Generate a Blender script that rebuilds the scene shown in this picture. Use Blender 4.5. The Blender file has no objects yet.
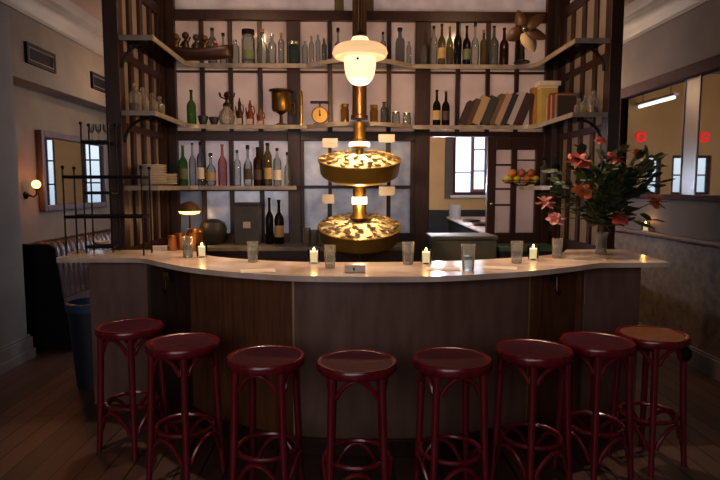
import bpy, bmesh, math, random
from mathutils import Vector, Matrix
random.seed(7)
PI = math.pi
C = bpy.context.scene.collection
SC = bpy.context.scene

# ------------------------------------------------------------------ camera
F = 570.0
PITCH = math.atan(53 / F); YAW = math.atan(15 / F); EYE = 1.59
FW = Vector((math.sin(YAW) * math.cos(PITCH), math.cos(YAW) * math.cos(PITCH), -math.sin(PITCH)))
RT = Vector((math.cos(YAW), -math.sin(YAW), 0))
UP = RT.cross(FW)

def ray(px, py):
    return FW + RT * ((px - 360) / F) + UP * ((240 - py) / F)
def atY(px, py, Y):
    d = ray(px, py); t = Y / d.y
    return Vector((d.x * t, Y, EYE + d.z * t))
def atZ(px, py, Z):
    d = ray(px, py); t = (Z - EYE) / d.z
    return Vector((d.x * t, d.y * t, Z))
def atX(px, py, X):
    d = ray(px, py); t = X / d.x
    return Vector((X, d.y * t, EYE + d.z * t))

cam = bpy.data.cameras.new('camera'); camo = bpy.data.objects.new('camera', cam); C.objects.link(camo)
cam.sensor_width = 36; cam.lens = F / 720 * 36; cam.clip_start = 0.05
camo.matrix_world = Matrix(((RT.x, UP.x, -FW.x, 0), (RT.y, UP.y, -FW.y, 0), (RT.z, UP.z, -FW.z, EYE), (0, 0, 0, 1)))
SC.camera = camo

# ------------------------------------------------------------------ materials
def lin(c):
    if isinstance(c, str):
        c = [int(c[i:i + 2], 16) / 255 for i in (0, 2, 4)]
    return tuple((x / 12.92 if x <= .04045 else ((x + .055) / 1.055) ** 2.4) for x in c) + (1,)

def newmat(name):
    m = bpy.data.materials.new(name); m.use_nodes = True
    nt = m.node_tree; nt.nodes.clear()
    out = nt.nodes.new('ShaderNodeOutputMaterial')
    return m, nt, out

def N(nt, t, **kw):
    n = nt.nodes.new(t)
    for k, v in kw.items():
        if k in n.inputs: n.inputs[k].default_value = v
        else: setattr(n, k, v)
    return n

def pbr(name, col, col2=None, rough=.5, metal=0, scale=6, stretch=(1, 1, 1), bump=0, detail=5, lo=.35, hi=.65, coat=0, spec=.5):
    m, nt, out = newmat(name)
    b = N(nt, 'ShaderNodeBsdfPrincipled')
    b.inputs['Base Color'].default_value = lin(col)
    b.inputs['Roughness'].default_value = rough
    b.inputs['Metallic'].default_value = metal
    b.inputs['Specular IOR Level'].default_value = spec
    if coat: b.inputs['Coat Weight'].default_value = coat; b.inputs['Coat Roughness'].default_value = .15
    nt.links.new(b.outputs[0], out.inputs[0])
    if col2 or bump:
        tc = N(nt, 'ShaderNodeTexCoord'); mp = N(nt, 'ShaderNodeMapping')
        mp.inputs['Scale'].default_value = stretch
        nz = N(nt, 'ShaderNodeTexNoise', Scale=scale, Detail=detail)
        nt.links.new(tc.outputs['Object'], mp.inputs[0]); nt.links.new(mp.outputs[0], nz.inputs['Vector'])
        if col2:
            r = N(nt, 'ShaderNodeValToRGB')
            r.color_ramp.elements[0].position = lo; r.color_ramp.elements[1].position = hi
            r.color_ramp.elements[0].color = lin(col); r.color_ramp.elements[1].color = lin(col2)
            nt.links.new(nz.outputs['Fac'], r.inputs[0]); nt.links.new(r.outputs[0], b.inputs['Base Color'])
        if bump:
            bp = N(nt, 'ShaderNodeBump', Strength=bump, Distance=.01)
            nt.links.new(nz.outputs['Fac'], bp.inputs['Height']); nt.links.new(bp.outputs[0], b.inputs['Normal'])
    return m

def thin_glass(name, tint='F4F8F8', refl=.25, rough=.03, body=0.0, bodycol='FFFFFF'):
    m, nt, out = newmat(name)
    tr = N(nt, 'ShaderNodeBsdfTransparent'); tr.inputs[0].default_value = lin(tint)
    gl = N(nt, 'ShaderNodeBsdfGlossy', Roughness=rough)
    lw = N(nt, 'ShaderNodeLayerWeight', Blend=refl)
    mx = N(nt, 'ShaderNodeMixShader')
    nt.links.new(lw.outputs['Fresnel'], mx.inputs[0]); nt.links.new(tr.outputs[0], mx.inputs[1]); nt.links.new(gl.outputs[0], mx.inputs[2])
    last = mx
    if body:
        df = N(nt, 'ShaderNodeBsdfDiffuse'); df.inputs[0].default_value = lin(bodycol)
        tl = N(nt, 'ShaderNodeBsdfTranslucent'); tl.inputs[0].default_value = lin(bodycol)
        ad = N(nt, 'ShaderNodeMixShader'); ad.inputs[0].default_value = .5
        nt.links.new(df.outputs[0], ad.inputs[1]); nt.links.new(tl.outputs[0], ad.inputs[2])
        m2 = N(nt, 'ShaderNodeMixShader'); m2.inputs[0].default_value = body
        nt.links.new(mx.outputs[0], m2.inputs[1]); nt.links.new(ad.outputs[0], m2.inputs[2]); last = m2
    nt.links.new(last.outputs[0], out.inputs[0])
    return m

def frosted(name, col, col2, scale=5, gloss=.06):
    m, nt, out = newmat(name)
    tc = N(nt, 'ShaderNodeTexCoord'); nz = N(nt, 'ShaderNodeTexNoise', Scale=scale, Detail=6)
    nt.links.new(tc.outputs['Object'], nz.inputs['Vector'])
    r = N(nt, 'ShaderNodeValToRGB'); r.color_ramp.elements[0].position = .35; r.color_ramp.elements[1].position = .65
    r.color_ramp.elements[0].color = lin(col); r.color_ramp.elements[1].color = lin(col2)
    nt.links.new(nz.outputs['Fac'], r.inputs[0])
    tl = N(nt, 'ShaderNodeBsdfTranslucent'); df = N(nt, 'ShaderNodeBsdfDiffuse'); gl = N(nt, 'ShaderNodeBsdfGlossy', Roughness=.15)
    nt.links.new(r.outputs[0], tl.inputs[0]); nt.links.new(r.outputs[0], df.inputs[0])
    a = N(nt, 'ShaderNodeMixShader'); a.inputs[0].default_value = .3
    nt.links.new(tl.outputs[0], a.inputs[1]); nt.links.new(df.outputs[0], a.inputs[2])
    b = N(nt, 'ShaderNodeMixShader'); b.inputs[0].default_value = gloss
    nt.links.new(a.outputs[0], b.inputs[1]); nt.links.new(gl.outputs[0], b.inputs[2])
    nt.links.new(b.outputs[0], out.inputs[0])
    return m

def glow(name, col, strength):
    m, nt, out = newmat(name)
    e = N(nt, 'ShaderNodeEmission', Strength=strength); e.inputs[0].default_value = lin(col)
    nt.links.new(e.outputs[0], out.inputs[0])
    return m

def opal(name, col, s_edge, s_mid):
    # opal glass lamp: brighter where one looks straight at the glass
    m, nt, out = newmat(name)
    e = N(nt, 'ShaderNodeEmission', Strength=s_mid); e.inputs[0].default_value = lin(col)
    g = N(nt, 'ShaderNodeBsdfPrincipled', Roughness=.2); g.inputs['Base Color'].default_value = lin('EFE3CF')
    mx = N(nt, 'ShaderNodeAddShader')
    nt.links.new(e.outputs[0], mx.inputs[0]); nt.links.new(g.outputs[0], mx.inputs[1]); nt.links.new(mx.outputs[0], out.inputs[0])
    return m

M = {}
M['dark_wood'] = pbr('dark_wood', '210F0A', '341A11', .42, scale=9, stretch=(6, 6, .5), bump=.06)
M['red_wood'] = pbr('red_wood', '3C1712', '4C2018', .4, scale=9, stretch=(6, 6, .5), bump=.05)
M['shelf'] = pbr('shelf_stone', '78716A', '938B82', .35, scale=12)
M['bar_panel'] = pbr('bar_panel', '624A40', '735950', .32, scale=5, stretch=(3, 3, .6), bump=.05)
M['bar_wood'] = pbr('bar_wood', '52321F', '6A442C', .35, scale=7, stretch=(5, 5, .5), bump=.05)
M['brass_strip'] = pbr('brass_strip', 'B79A78', None, .3, .8)
M['marble'] = pbr('marble', 'C2AC9C', 'E2D4C8', .18, scale=5, detail=8, spec=.6)
M['stool'] = pbr('stool_paint', '580C18', '6E1524', .26, scale=8, stretch=(4, 4, .6), coat=.3)
M['stool_seat'] = pbr('stool_seat', '360E1E', '48142A', .6, scale=40, bump=.2, spec=.08)
M['stool_tan'] = pbr('stool_worn_seat', '6A4228', '7A5030', .6, scale=30, bump=.2, spec=.15)
M['brass'] = pbr('brass', '9A7430', 'AC863C', .32, .9, scale=5)
M['basin_brass'] = pbr('basin_brass', '8A7230', 'A0843A', .4, .35, scale=8, stretch=(1, 1, .4))
M['old_brass'] = pbr('old_brass', '5E4622', '745A2A', .38, .85, scale=8, stretch=(1, 1, .4))
M['bronze'] = pbr('bronze', '3A2819', '4A3420', .35, .75, scale=6, stretch=(2, 2, .4))
M['copper'] = pbr('copper', 'B8754A', 'C98658', .28, .9, scale=6)
M['black_metal'] = pbr('black_metal', '141214', None, .4, .6)
M['steel'] = pbr('steel', 'A9A7A4', None, .25, .95)
M['wall'] = pbr('plaster_wall', '50463B', '615648', .8, scale=2.2, bump=.08, detail=8)
M['wall_block'] = pbr('plaster_grey', '54514E', '605C58', .8, scale=2.2, bump=.08, detail=8)
M['wall_right'] = pbr('plaster_right', '4E4640', '5A5049', .8, scale=2.5, bump=.08, detail=8)
M['wainscot'] = pbr('wainscot', '5A4A38', '7A664E', .6, scale=16, bump=.15, detail=8)
M['mould'] = pbr('moulding_paint', '655F57', '706A61', .5, scale=4)
M['ceiling'] = pbr('ceiling_paint', '6A4E3C', '785A46', .7, scale=2.5)
M['far_wall'] = pbr('far_wall_paint', '9A7A4A', 'A58554', .7, scale=2)
M['far_ceiling'] = pbr('far_ceiling_paint', '76604E', '846C58', .7, scale=2)
M['far_dark'] = pbr('dark_green_panelling', '070908', '0C0E0D', .8, scale=5)
M['bronze_paint'] = pbr('brown_casing_paint', '2C2018', '382A1E', .5, scale=5)
M['grey_mirror'] = pbr('grey_mirror', '8A8884', None, .25, .9)
M['plum'] = pbr('plum_paint', '35201F', '402827', .75, scale=6, spec=.15)
M['mirror'] = pbr('mirror_glass', 'A5A5A0', None, .02, 1.0)
M['purple_frame'] = pbr('purple_grey_frame', '3A323A', '49404A', .4, scale=8)
M['leather'] = pbr('oxblood_leather', '24100F', '301517', .35, scale=20, bump=.1)
M['black'] = pbr('black_paint', '070607', None, .75, spec=.2)
M['charcoal'] = pbr('charcoal', '232527', None, .5)
M['navy'] = pbr('navy_plastic', '141B28', None, .5)
M['blue'] = pbr('blue_plastic', '1D3A58', None, .45)
M['shelf_glass'] = thin_glass('shelf_glass', 'DCE4E2', .12, .05)
M['glass'] = thin_glass('clear_glass', 'EEF3F3', .3, .03)
M['tumbler'] = thin_glass('tumbler_glass', 'F4F7F7', .30, .06, .14, 'F4F8FA')
M['crystal'] = thin_glass('crystal_glass', 'E8E8E4', .4, .08, .22, 'F4EEE4')
M['window_glass'] = thin_glass('window_glass', 'F2F6FA', .12, .01)
BG = {'clear': thin_glass('bottle_clear', 'D9DEDC', .3, .05, .15, 'B9C0C0'),
      'grey': thin_glass('bottle_grey', 'AAAFB0', .3, .05, .3, '7A8082'),
      'green': thin_glass('bottle_green', '8FB784', .3, .05, .35, '4F8A48'),
      'olive': thin_glass('bottle_olive', 'A8A480', .3, .05, .4, '77704A'),
      'dark': thin_glass('bottle_dark', '3A352F', .3, .05, .6, '26231F'),
      'blue': thin_glass('bottle_blue', 'B9C4D0', .3, .05, .25, '8494AA'),
      'pink': thin_glass('bottle_pink', 'DDBCC0', .3, .05, .3, 'B9757C'),
      'brown': thin_glass('bottle_brown', '6A4228', .3, .05, .5, '4B2E1C'),
      'amber': thin_glass('bottle_amber', 'C9A25A', .3, .05, .4, 'A57F3C'),
      'teal': thin_glass('bottle_teal', '7C9C9E', .3, .05, .45, '4C6668')}
M['pane_warm'] = frosted('pane_frosted_warm', 'BFB4AF', 'D2C8C3', 3)
M['pane_cool'] = frosted('pane_frosted_cool', 'C2C0C6', 'D6D4D8', 7)
M['pane_blue'] = frosted('pane_frosted_blue', 'AEB4BC', 'D4D8DC', 8)
M['pane_grey'] = frosted('pane_frosted_grey', '868E98', 'A2AAB2', 5)
M['wax'] = pbr('candle_wax', 'F3E2C4', None, .5)
M['flame'] = glow('candle_flame', 'FFC46A', 22)
M['wax_lit'] = None
M['paper'] = pbr('paper_white', 'CFC6BC', 'D8CFC5', .7, scale=10)
M['tag'] = pbr('tag_white', 'A9A19F', None, .5)
M['ice'] = pbr('crushed_ice', 'E2D2AC', 'F6ECD2', .4, scale=38, bump=.35, detail=6)
M['oyster'] = pbr('oyster_shell', '94784A', 'DCC698', .5, scale=30, bump=.4)
M['pearl'] = pbr('oyster_meat', 'E6D9B8', None, .3)
M['leaf'] = pbr('leaf_green', '2A3A22', '4A5E3C', .5, scale=8)
M['leaf2'] = pbr('leaf_dark', '202A1C', '35432E', .5, scale=8)
M['stem'] = pbr('stem_green', '4A4A2A', None, .6)
M['petal_red'] = pbr('petal_red', 'AC4A42', 'CA6A5E', .5, scale=25)
M['petal_orange'] = pbr('petal_orange', 'B5643A', 'D58A5C', .5, scale=25)
M['petal_pink'] = pbr('petal_pink', 'C07A80', 'DFA7A4', .5, scale=25)
M['orange_fruit'] = pbr('orange_peel', 'B06A22', 'C27A2A', .45, scale=60, bump=.2)
M['lemon_fruit'] = pbr('lemon_peel', 'A8952E', 'BDA93A', .45, scale=60, bump=.2)
M['red_fruit'] = pbr('red_fruit_peel', '7E3A22', '96502C', .4, scale=10)
M['plate'] = pbr('plate_china', 'C9C2BA', None, .25)
M['green_case'] = pbr('grey_green_metal', '484B42', '55584C', .6, 0, scale=6)
M['olive_trim'] = pbr('olive_paint', '5A512C', None, .5)
M['fan_blade'] = pbr('fan_blade_tan', 'CDBB92', 'DCCBA4', .45, scale=10)
M['fan_dark'] = pbr('fan_blade_brown', '4A3420', '5A402A', .4, scale=10)
M['rose_frame'] = pbr('rose_brown_paint', '5E3C40', '6C484C', .5, scale=6)
M['white_paint'] = pbr('white_paint', 'A8A6A6', None, .5)
M['red_neon'] = glow('red_neon', 'FF2A30', 1.6)
M['tube_light'] = glow('tube_light', 'F2EEE6', 6)
M['sconce_glow'] = glow('sconce_glow', 'FFB565', 5)
M['collar_glow'] = glow('collar_lamp_glow', 'FFE3AE', 6)
M['opal'] = opal('opal_glass', 'FFDDB0', .8, 1.15)
M['opal_brim'] = opal('opal_brim', 'FFC88A', .5, .72)
M['dial'] = pbr('dial_gold', 'B28A3C', 'C49A48', .4, .3, scale=4)

def floor_mat():
    m, nt, out = newmat('dark_floor_planks')
    b = N(nt, 'ShaderNodeBsdfPrincipled', Roughness=.45)
    tc = N(nt, 'ShaderNodeTexCoord'); sp = N(nt, 'ShaderNodeSeparateXYZ'); cb = N(nt, 'ShaderNodeCombineXYZ')
    nt.links.new(tc.outputs['Object'], sp.inputs[0])
    nt.links.new(sp.outputs['Y'], cb.inputs['X']); nt.links.new(sp.outputs['X'], cb.inputs['Y'])
    br = N(nt, 'ShaderNodeTexBrick', Scale=1.0)
    br.inputs['Brick Width'].default_value = 2.6; br.inputs['Row Height'].default_value = .135
    br.inputs['Mortar Size'].default_value = .006; br.inputs['Bias'].default_value = 0
    br.inputs['Color1'].default_value = lin('3C2A23'); br.inputs['Color2'].default_value = lin('624438'); br.inputs['Mortar'].default_value = lin('0E0A09')
    nt.links.new(cb.outputs[0], br.inputs['Vector'])
    nz = N(nt, 'ShaderNodeTexNoise', Scale=3.0, Detail=8); mp = N(nt, 'ShaderNodeMapping'); mp.inputs['Scale'].default_value = (8, 1, 1)
    nt.links.new(tc.outputs['Object'], mp.inputs[0]); nt.links.new(mp.outputs[0], nz.inputs['Vector'])
    mx = N(nt, 'ShaderNodeMixRGB', blend_type='MULTIPLY'); mx.inputs[0].default_value = .7
    r = N(nt, 'ShaderNodeValToRGB'); r.color_ramp.elements[0].color = (.35, .35, .35, 1); r.color_ramp.elements[1].color = (1.3, 1.3, 1.3, 1)
    nt.links.new(nz.outputs['Fac'], r.inputs[0])
    nt.links.new(br.outputs['Color'], mx.inputs[1]); nt.links.new(r.outputs[0], mx.inputs[2])
    nt.links.new(mx.outputs[0], b.inputs['Base Color'])
    bp = N(nt, 'ShaderNodeBump', Strength=.3, Distance=.004); bp.invert = True
    nt.links.new(br.outputs['Fac'], bp.inputs['Height']); nt.links.new(bp.outputs[0], b.inputs['Normal'])
    nt.links.new(b.outputs[0], out.inputs[0])
    return m
M['floor'] = floor_mat()

# ------------------------------------------------------------------ mesh helpers
class MB:
    def __init__(s): s.bm = bmesh.new()
    def v(s, p): return s.bm.verts.new(p)
    def f(s, vs):
        try: s.bm.faces.new(vs)
        except ValueError: pass
    def box(s, x0, x1, y0, y1, z0, z1, mat=None):
        ps = [(x, y, z) for z in (z0, z1) for y in (y0, y1) for x in (x0, x1)]
        vs = [s.v(mat @ Vector(p) if mat else p) for p in ps]
        for q in ((0, 2, 3, 1), (4, 5, 7, 6), (0, 1, 5, 4), (2, 6, 7, 3), (0, 4, 6, 2), (1, 3, 7, 5)): s.f([vs[i] for i in q])
        return s
    def lathe(s, prof, c=(0, 0, 0), n=24, mat=None, sx=1, sy=1):
        c = Vector(c); rings = []
        for r, z in prof:
            if r < 1e-6: ps = [Vector((0, 0, z))]
            else: ps = [Vector((r * sx * math.cos(2 * PI * i / n), r * sy * math.sin(2 * PI * i / n), z)) for i in range(n)]
            rings.append([s.v((mat @ p if mat else p) + c) for p in ps])
        for a, b in zip(rings, rings[1:]):
            for i in range(n):
                j = (i + 1) % n
                if len(a) == 1 and len(b) == 1: continue
                if len(a) == 1: s.f([a[0], b[j], b[i]])
                elif len(b) == 1: s.f([a[i], a[j], b[0]])
                else: s.f([a[i], a[j], b[j], b[i]])
        return s
    def tube(s, pts, r, n=8, closed=False):
        pts = [Vector(p) for p in pts]; k = len(pts)
        rr = r if isinstance(r, (list, tuple)) else [r] * k
        tan = []
        for i in range(k):
            a = pts[(i - 1) % k] if (closed or i > 0) else pts[i]
            b = pts[(i + 1) % k] if (closed or i < k - 1) else pts[i]
            tan.append((b - a).normalized())
        t0 = tan[0]; u = t0.orthogonal().normalized(); rings = []
        for i in range(k):
            t = tan[i]; u = (u - t * u.dot(t))
            u = u.normalized() if u.length > 1e-6 else t.orthogonal().normalized()
            w = t.cross(u)
            rings.append([s.v(pts[i] + (u * math.cos(2 * PI * j / n) + w * math.sin(2 * PI * j / n)) * rr[i]) for j in range(n)])
        m = k if closed else k - 1
        for i in range(m):
            a, b = rings[i], rings[(i + 1) % k]
            for j in range(n): s.f([a[j], a[(j + 1) % n], b[(j + 1) % n], b[j]])
        if not closed:
            s.f(list(reversed(rings[0]))); s.f(rings[-1])
        return s
    def prism(s, poly, z0, z1, axis='z', off=0):
        def P(a, b, h):
            return (a, b, h) if axis == 'z' else ((a, h, b) if axis == 'y' else (h, a, b))
        lo = [s.v(P(a, b, z0)) for a, b in poly]; hi = [s.v(P(a, b, z1)) for a, b in poly]
        n = len(poly)
        for i in range(n): s.f([lo[i], lo[(i + 1) % n], hi[(i + 1) % n], hi[i]])
        fl = s.bm.faces.new(list(reversed(lo))); fh = s.bm.faces.new(hi)
        s.bm.normal_update()
        bmesh.ops.triangulate(s.bm, faces=[fl, fh])
        return s
    def sphere(s, c, r, sx=1, sy=1, sz=1, n=14, mat=None):
        prof = [(r * math.sin(PI * i / 8), -r * sz * math.cos(PI * i / 8)) for i in range(9)]
        prof[0] = (0, -r * sz); prof[-1] = (0, r * sz)
        return s.lathe(prof, c, n, mat, sx, sy)
    def build(s, name, mat, parent=None, loc=None, rot=None, bev=0, smooth=40):
        bmesh.ops.recalc_face_normals(s.bm, faces=s.bm.faces)
        me = bpy.data.meshes.new(name); s.bm.to_mesh(me); s.bm.free()
        me.materials.append(mat)
        if smooth:
            me.shade_smooth(); me.set_sharp_from_angle(angle=math.radians(smooth))
        o = bpy.data.objects.new(name, me); C.objects.link(o)
        if loc is not None: o.location = loc
        if rot is not None: o.rotation_euler = rot
        if parent: o.parent = parent
        if bev:
            md = o.modifiers.new('bevel', 'BEVEL'); md.width = bev; md.segments = 2; md.limit_method = 'ANGLE'
        return o

def tag(o, label=None, cat=None, group=None, kind=None):
    if label: o['label'] = label
    if cat: o['category'] = cat
    if group: o['group'] = group
    if kind: o['kind'] = kind
    return o
def thing(name, loc, label, cat, group=None, rz=0):
    o = bpy.data.objects.new(name, None); o.empty_display_size = .1
    C.objects.link(o); o.location = loc; o.rotation_euler = (0, 0, rz)
    return tag(o, label, cat, group)
def copy_tree(o, parent=None):
    c = o.copy(); C.objects.link(c)
    if parent: c.parent = parent
    for ch in list(o.children): copy_tree(ch, c)
    return c
def struct(o): o['kind'] = 'structure'; return o
def spline(pts, k=6, closed=False):
    P = [Vector(p) for p in pts]; n = len(P); out = []
    rng = range(n) if closed else range(n - 1)
    for i in rng:
        g = lambda j: P[j % n] if closed else P[max(0, min(n - 1, j))]
        p0, p1, p2, p3 = g(i - 1), g(i), g(i + 1), g(i + 2)
        for q in range(k):
            t = q / k
            out.append(.5 * ((2 * p1) + (p2 - p0) * t + (2 * p0 - 5 * p1 + 4 * p2 - p3) * t * t + (3 * p1 - p0 - 3 * p2 + p3) * t ** 3))
    if not closed: out.append(P[-1])
    return out
def offset(pts, d):
    out = []
    for i, p in enumerate(pts):
        a = Vector(pts[max(0, i - 1)][:2]); c = Vector(pts[min(len(pts) - 1, i + 1)][:2]); t = (c - a).normalized()
        n = Vector((-t.y, t.x)); out.append((p[0] + n.x * d, p[1] + n.y * d))
    return out
def strip(pts, d0, d1, z0, z1):
    a = offset(pts, d0); b_ = offset(pts, d1)
    return MB().prism(a + b_[::-1], z0, z1)
ORD = ['first', 'second', 'third', 'fourth', 'fifth', 'sixth', 'seventh', 'eighth', 'ninth', 'tenth', 'eleventh', 'twelfth', 'thirteenth', 'fourteenth', 'fifteenth', 'sixteenth']
def point(loc, power, col, r=.02, name='lamp_light'):
    l = bpy.data.lights.new(name, 'POINT'); l.energy = power; l.color = lin(col)[:3]; l.shadow_soft_size = r
    o = bpy.data.objects.new(name, l); C.objects.link(o); o.location = loc; return o
def area(loc, target, sx, sy, power, col, name='daylight'):
    l = bpy.data.lights.new(name, 'AREA'); l.shape = 'RECTANGLE'; l.size = sx; l.size_y = sy; l.energy = power; l.color = lin(col)[:3]
    o = bpy.data.objects.new(name, l); C.objects.link(o); o.location = loc
    o.rotation_euler = (Vector(target) - Vector(loc)).to_track_quat('-Z', 'Y').to_euler(); return o

# ------------------------------------------------------------------ setting
XL, XN, XR, ZC, YF, YB = -2.96, -3.2, 3.12, 3.45, 9.5, -1.6
struct(MB().box(XN - .2, XR + .2, YB, YF, -.1, 0).build('floor', M['floor']))
struct(MB().box(XN - .2, XR + .2, YB, 5.9, ZC, ZC + .1).build('ceiling', M['ceiling']))
struct(MB().box(XN - .2, XR + .2, 5.9, YF, ZC, ZC + .1).build('ceiling_rear', M['far_ceiling']))
YN = 5.28
# left wall: near block, header over the niche, niche back
struct(MB().box(XN - .2, XL, YB, YN, 0, ZC).build('wall_left', M['wall_block']))
struct(MB().box(XN - .2, XL, YN, YF, 2.58, ZC).build('wall_left_header', M['wall']))
struct(MB().box(XN - .2, XN, YN, YF, 0, 2.58).build('wall_left_niche', M['wall']))
struct(MB().box(XR, XR + .2, YB, YF, 0, ZC).build('wall_right', M['wall_right']))
struct(MB().box(XN - .2, XR + .2, YB - .15, YB, 0, ZC).build('wall_front', M['wall_right']))
# wainscot and ledge on the right wall
struct(MB().box(XR - .03, XR, YB, YF, .16, 1.10).build('wall_right_wainscot', M['wainscot']))
struct(MB().box(XR - .10, XR, YB, YF, 1.10, 1.14).build('trim_1', M['bar_panel'], bev=.008))
struct(MB().box(XR - .06, XR - .03, YB, YF, 0, .16).box(XR - .05, XR - .03, YB, YF, .16, .18).build('baseboard_right', M['mould'], bev=.006))
b = MB(); b.box(XL, XL + .035, YB, YN + .035, 0, .20); b.box(XL, XL + .05, YB, YN + .05, 0, .09); b.box(XL, XL + .02, YB, YN + .02, .20, .225)
struct(b.build('baseboard_left', M['wall_block'], bev=.006))
struct(MB().box(XN, XN + .03, YN + .06, YF, 0, .18).build('baseboard_niche', M['mould'], bev=.006))
# crown mouldings
def crown(name, X, sgn):
    prof = [(0, 3.17), (.025, 3.17), (.03, 3.20), (.045, 3.215), (.06, 3.25), (.10, 3.30), (.13, 3.315), (.135, 3.34), (.18, 3.36), (.205, 3.40), (.215, 3.45), (0, 3.45)]
    s = MB(); poly = [(X + sgn * a, z) for a, z in prof]
    lo = [s.v((a, YB, z)) for a, z in poly]; hi = [s.v((a, YF, z)) for a, z in poly]; n = len(poly)
    for i in range(n): s.f([lo[i], lo[(i + 1) % n], hi[(i + 1) % n], hi[i]])
    s.f(lo); s.f(hi)
    return struct(s.build(name, M['mould'], smooth=25))
crown('trim_2', XL, 1); crown('trim_3', XR, -1)
# inner thin ceiling moulding
struct(MB().box(XL + .36, XL + .40, YB, 5.4, 3.43, ZC).build('trim_4', M['mould'])); struct(MB().box(XR - .40, XR - .36, YB, 5.4, 3.43, ZC).build('trim_5', M['mould']))

# far wall with window openings
WIN = [(-2.38, -2.04, 1.29, 2.40), (-1.62, -1.42, 1.25, 2.40), (.05, .72, 1.46, 2.12), (.90, 1.18, 1.46, 2.12), (1.80, 2.42, 1.46, 2.60)]
s = MB(); xs = [XN - .2] + [v for w in WIN for v in w[:2]] + [XR + .2]
for i in range(0, len(xs), 2): s.box(xs[i], xs[i + 1], YF, YF + .15, 0, ZC)
for w in WIN: s.box(w[0], w[1], YF, YF + .15, 0, w[2]); s.box(w[0], w[1], YF, YF + .15, w[3], ZC)
struct(s.build('wall_back', M['far_wall']))
struct(MB().box(XN, XR, YF - .04, YF, 0, 1.21).build('wall_back_wainscot', M['far_dark']))
struct(MB().box(1.66, 1.79, YF - .05, YF, 1.40, 2.66).box(1.66, 2.46, YF - .05, YF, 2.605, 2.68).build('trim_6', M['bronze_paint']))
def window(n, w, kind):
    x0, x1, z0, z1 = w; t = .045
    root = bpy.data.objects.new('window_%d' % n, None); C.objects.link(root); root.location = (0, 0, 0); root['kind'] = 'structure'
    s = MB(); y0, y1 = YF + .02, YF + .09
    for q in ((x0, x0 + t, z0, z1), (x1 - t, x1, z0, z1), (x0 + t, x1 - t, z0, z0 + t), (x0 + t, x1 - t, z1 - t, z1)): s.box(q[0], q[1], y0, y1, q[2], q[3])
    s.build('window_frame', M['plum'], root, bev=.004)
    MB().box(x0 + t, x1 - t, YF + .05, YF + .056, z0 + t, z1 - t).build('window_pane', M['window_glass'], root)
    MB().box(x0 - .05, x1 + .05, YF - .07, YF + .02, z0 - .05, z0 - .005).build('window_sill', M['white_paint'], root, bev=.005)
    if kind == 'sash':     # right half is a casement with three panes
        xa = x0 + (x1 - x0) * .48
        s = MB(); c = .05
        s.box(xa, xa + c, y0 - .03, y1 - .045, z0 + t, z1 - t - .02); s.box(x1 - t - c, x1 - t, y0 - .03, y1 - .045, z0 + t, z1 - t - .02)
        for z in (z0 + t, z1 - t - .02 - c): s.box(xa + c, x1 - t - c, y0 - .03, y1 - .045, z, z + c)
        s.build('casement_frame', M['rose_frame'], root)
        s = MB(); h = (z1 - z0 - 2 * t) / 3
        for k in (1, 2): s.box(xa + c, x1 - t - c, y0 - .02, y1 - .05, z0 + t + h * k - .01, z0 + t + h * k + .012)
        s.build('muntin', M['rose_frame'], root)
        MB().box(x0 + t, xa, y0, y1 - .045, z0 + t + h * .9, z0 + t + h * .9 + .02).build('muntin', M['white_paint'], root)
    elif kind == 'mull':
        xm = (x0 + x1) / 2; MB().box(xm - .06, xm + .06, y0 - .02, y1 - .045, z0 + t, z1 - t).build('mullion', M['plum'], root)
        zm = (z0 + z1) / 2; MB().box(x0 + t, xm - .06, y0, y1 - .045, zm - .012, zm + .012).box(xm + .06, x1 - t, y0, y1 - .045, zm - .012, zm + .012).build('muntin', M['plum'], root)
    else:
        h = (z1 - z0) / 3; s = MB()
        for k in (1, 2): s.box(x0 + t, x1 - t, y0, y1 - .045, z0 + h * k - .012, z0 + h * k + .012)
        s.build('muntin', M['plum'], root)
for i, w in enumerate(WIN): window(i + 1, w, 'sash' if i == 4 else ('mull' if i == 2 else 'plain'))

# ------------------------------------------------------------------ back bar unit
YU = 5.70                       # face of the glazed partition
def X7(px, py=80): return atY(px, py, YU).x
XA, XB = -1.72, 2.05
unit = thing('back_bar_shelving', (0.15, YU, 0), 'dark wooden U-shaped back bar shelving with frosted panes and pale shelves behind the counter', 'bar shelving')
UO = Vector((0.15, YU, 0))
def up(mb, name, mat, bev=.004, **kw):
    o = mb.build(name, mat, unit, bev=bev, **kw)
    o.location = -UO
    return o
D0, D1 = YU, YU + .09
PA0, PA1, PB0, PB1 = X7(287), X7(300), X7(415, 130), X7(430, 130)
CL = X7(176); CR = X7(545)
for x0, x1, nm in ((XA, CL, 0), (PA0, PA1, 1), (PB0, PB1, 1), (CR, XB, 0)):
    up(MB().box(x0, x1, D0 - (.0 if nm else .03), D1, 0, 3.19 if nm else ZC - .005), 'post', M['dark_wood'])
bays = [(CL, PA0), (PA1, PB0), (PB1, CR)]
for x0, x1 in bays:
    up(MB().box(x0, x1, D0 - .01, D1, 2.045 if x0 < .5 else 2.09, 2.135), 'mid_beam', M['dark_wood'])
up(MB().box(CL, CR, D0 - .02, D1, 3.191, 3.285), 'top_beam', M['dark_wood'])
up(MB().box(CL, CR, D0 + .035, D0 + .05, 3.286, ZC - .006), 'frieze_pane', M['pane_cool'], bev=0)
up(MB().box(PA1 + .34, PA1 + .43, D0 + .0, D0 + .034, 3.29, ZC - .007), 'frieze_trim', M['olive_trim'])
up(MB().box(PB0 - .50, PB0 - .41, D0 + .0, D0 + .034, 3.29, ZC - .007), 'frieze_trim', M['olive_trim'])
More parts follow.
